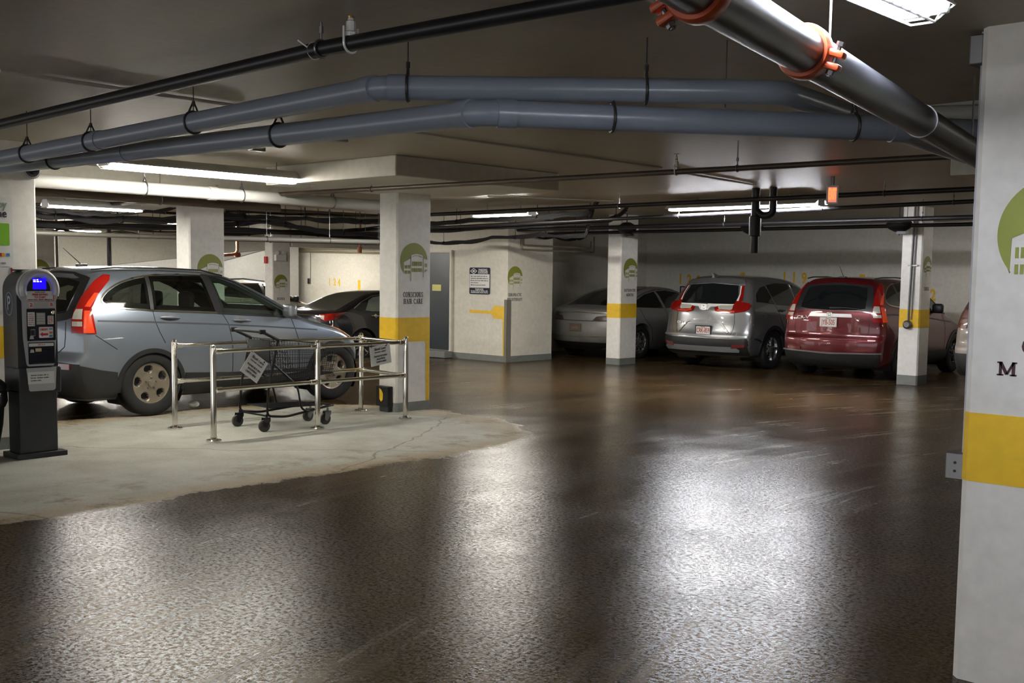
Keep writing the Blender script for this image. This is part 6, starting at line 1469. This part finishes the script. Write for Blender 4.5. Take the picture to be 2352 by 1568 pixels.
# phone payment sign on the left column
XS = -10.2
r = empty('payment_sign', (XS, 4.05, 1.62), 'white payment sign with a green panel on the left column, above the pay station', 'sign')
y1 = at(28, 520, X=XS).y; z1, z0 = at(15, 453, X=XS).z, at(15, 612, X=XS).z; y0 = y1-.46; yc, zc = (y0+y1)/2, (z0+z1)/2
bm = B(); prism(bm, rrect(y1-y0, z1-z0, .025), (XS+.008, yc, zc), UY, Z3, .006); obj('sign_board', bm, WHITEP, r, smooth=False)
bm = B(); q = at(16, 470, X=XS+.01); text_bm(bm, 'pay by', q, UY, Z3, .105, 'RIGHT', .9, .0); obj('green_lettering', bm, mat('sage_green_print', (.24, .36, .22), .5), r, smooth=False)
bm = B(); q = at(16, 491, X=XS+.01); text_bm(bm, 'phone', q, UY, Z3, .105, 'RIGHT', .9, .006); obj('lettering', bm, mat('near_black_print', (.02, .02, .03), .5), r, smooth=False)
a, b_ = at(21, 513, X=XS+.01), at(21, 564, X=XS+.01); bm = B(); h_ = a.z-b_.z; prism(bm, rrect(.36, h_, .012), (XS+.0105, a.y-.18, (a.z+b_.z)/2), UY, Z3, .002); obj('green_panel', bm, mat('leaf_green_print', (.17, .42, .015), .45), r, smooth=False)
for px, m_, nm in ((18.5, mat('blue_print', (.05, .2, .45), .5), 'card_mark'),):
    q = at(px, 585, X=XS+.01); bm = B(); prism(bm, rrect(.032, .028, .003), (XS+.0105, q.y, q.z), UY, Z3, .002); obj(nm, bm, m_, r, smooth=False)
q = at(5, 585, X=XS+.01)
for dy, m_ in ((-.012, mat('red_print', (.50, .015, .02), .5)), (.010, mat('orange_yellow_print', (.75, .36, .03), .5))):
    bm = B(); lathe(bm, [(0, .017), (.002+.001*(dy > 0), .017)], (XS+.009, q.y+dy, q.z), (1, 0, 0), 18); obj('card_mark', bm, m_, r, smooth=False)
bm = B(); q = at(14, 603, X=XS+.01); text_bm(bm, '.com', (XS+.0095, q.y, q.z), UY, Z3, .035, 'RIGHT', 1.0, .0); obj('web_lettering', bm, mat('mid_grey_print', (.3, .3, .3), .5), r, smooth=False)
bm = B(); a = at(27, 613, X=XS+.01); box(bm, (XS+.001, a.y-.015, a.z-.12), (XS+.012, a.y, a.z-.005)); box(bm, (XS+.001, a.y-.45, a.z-.40), (XS+.008, a.y-.012, a.z-.006)); 
tag(obj('lower_sign', bm, WHITEP, smooth=False), 'plain white sheet with a red edge below the payment sign with the green panel', 'sign', kind='thing')
bm = B(); box(bm, (XS+.001, a.y-.012, a.z-.40), (XS+.014, a.y+.004, a.z-.008)); tag(obj('red_strip', bm, mat('red_edge', (.35, .01, .03), .5), smooth=False), 'narrow dark red strip on the left column behind the pay station', 'strip', kind='thing')

# waste bin at the left edge
wb_ = empty('waste_bin', (-9.80, 3.80, 0), 'dark green waste bin with a black lid at the far left edge', 'waste bin')
BINM = mat('dark_green_bin', (.012, .018, .012), .45, 0, .3, 10)
bm = B(); lathe(bm, [(.10, .20), (.30, .235), (.55, .255), (.62, .262), (.64, .25)], (-9.82, 3.81, 0), (0, 0, 1), 28); obj('bin_body', bm, BINM, wb_)
bm = B(); lathe(bm, [(.0, .19), (.09, .205), (.11, .18)], (-9.82, 3.81, 0), (0, 0, 1), 24); obj('bin_base', bm, BLACKPL, wb_)
bm = B(); lathe(bm, [(.60, .268), (.645, .27), (.69, .22), (.71, .10), (.712, .001)], (-9.82, 3.81, 0), (0, 0, 1), 28); obj('bin_lid', bm, BLACKPL, wb_)
bm = B(); lathe(bm, [(.45, .255), (.50, .275), (.58, .272), (.60, .262)], (-9.82, 3.81, 0), (0, 0, 1), 28); obj('bag_rim', bm, mat('bin_bag', (.02, .022, .02), .25, 0, .4, 20), wb_)

# black box with a yellow label against the middle column
a, b_ = at(866, 885, Y=8.62), at(893, 934, Y=8.62)
r = empty('bait_box', ((a.x+b_.x)/2, 8.62, 0), 'black upright box with a yellow label against the foot of the middle column', 'box')
bm = B(); box(bm, (a.x, 8.60, b_.z), (b_.x, 8.684, a.z), .008); obj('box_body', bm, BLACKPL, r, smooth=False)
bm = B(); box(bm, (a.x+.05, 8.62, .0), (b_.x-.012, 8.68, b_.z+.01), .004); obj('box_foot', bm, mat('dark_grey_foot', (.03, .03, .033), .5), r, smooth=False)
bm = B(); cx_ = (a.x+b_.x)/2-.01; prism(bm, [(-.028, -.055), (.002, -.085), (.03, -.06), (.036, .01), (.005, .055), (-.03, .075)], (cx_, 8.598, (a.z+b_.z)/2+.02), UX, Z3, .002); obj('yellow_label', bm, YEL, r, smooth=False)
# small white lump by the far wheel
bm = B(); bmesh.ops.create_icosphere(bm, subdivisions=3, radius=.05, matrix=Matrix.Translation((-11.75, 7.1, .06)) @ Matrix.Diagonal((1.6, 1.2, .8, 1)))
tag(obj('crumpled_paper', bm, WHITEP), 'small white crumpled scrap on the floor under the blue-grey car', 'paper scrap', kind='thing')
for o in bpy.data.objects:
    if '_mw' in o: del o['_mw']
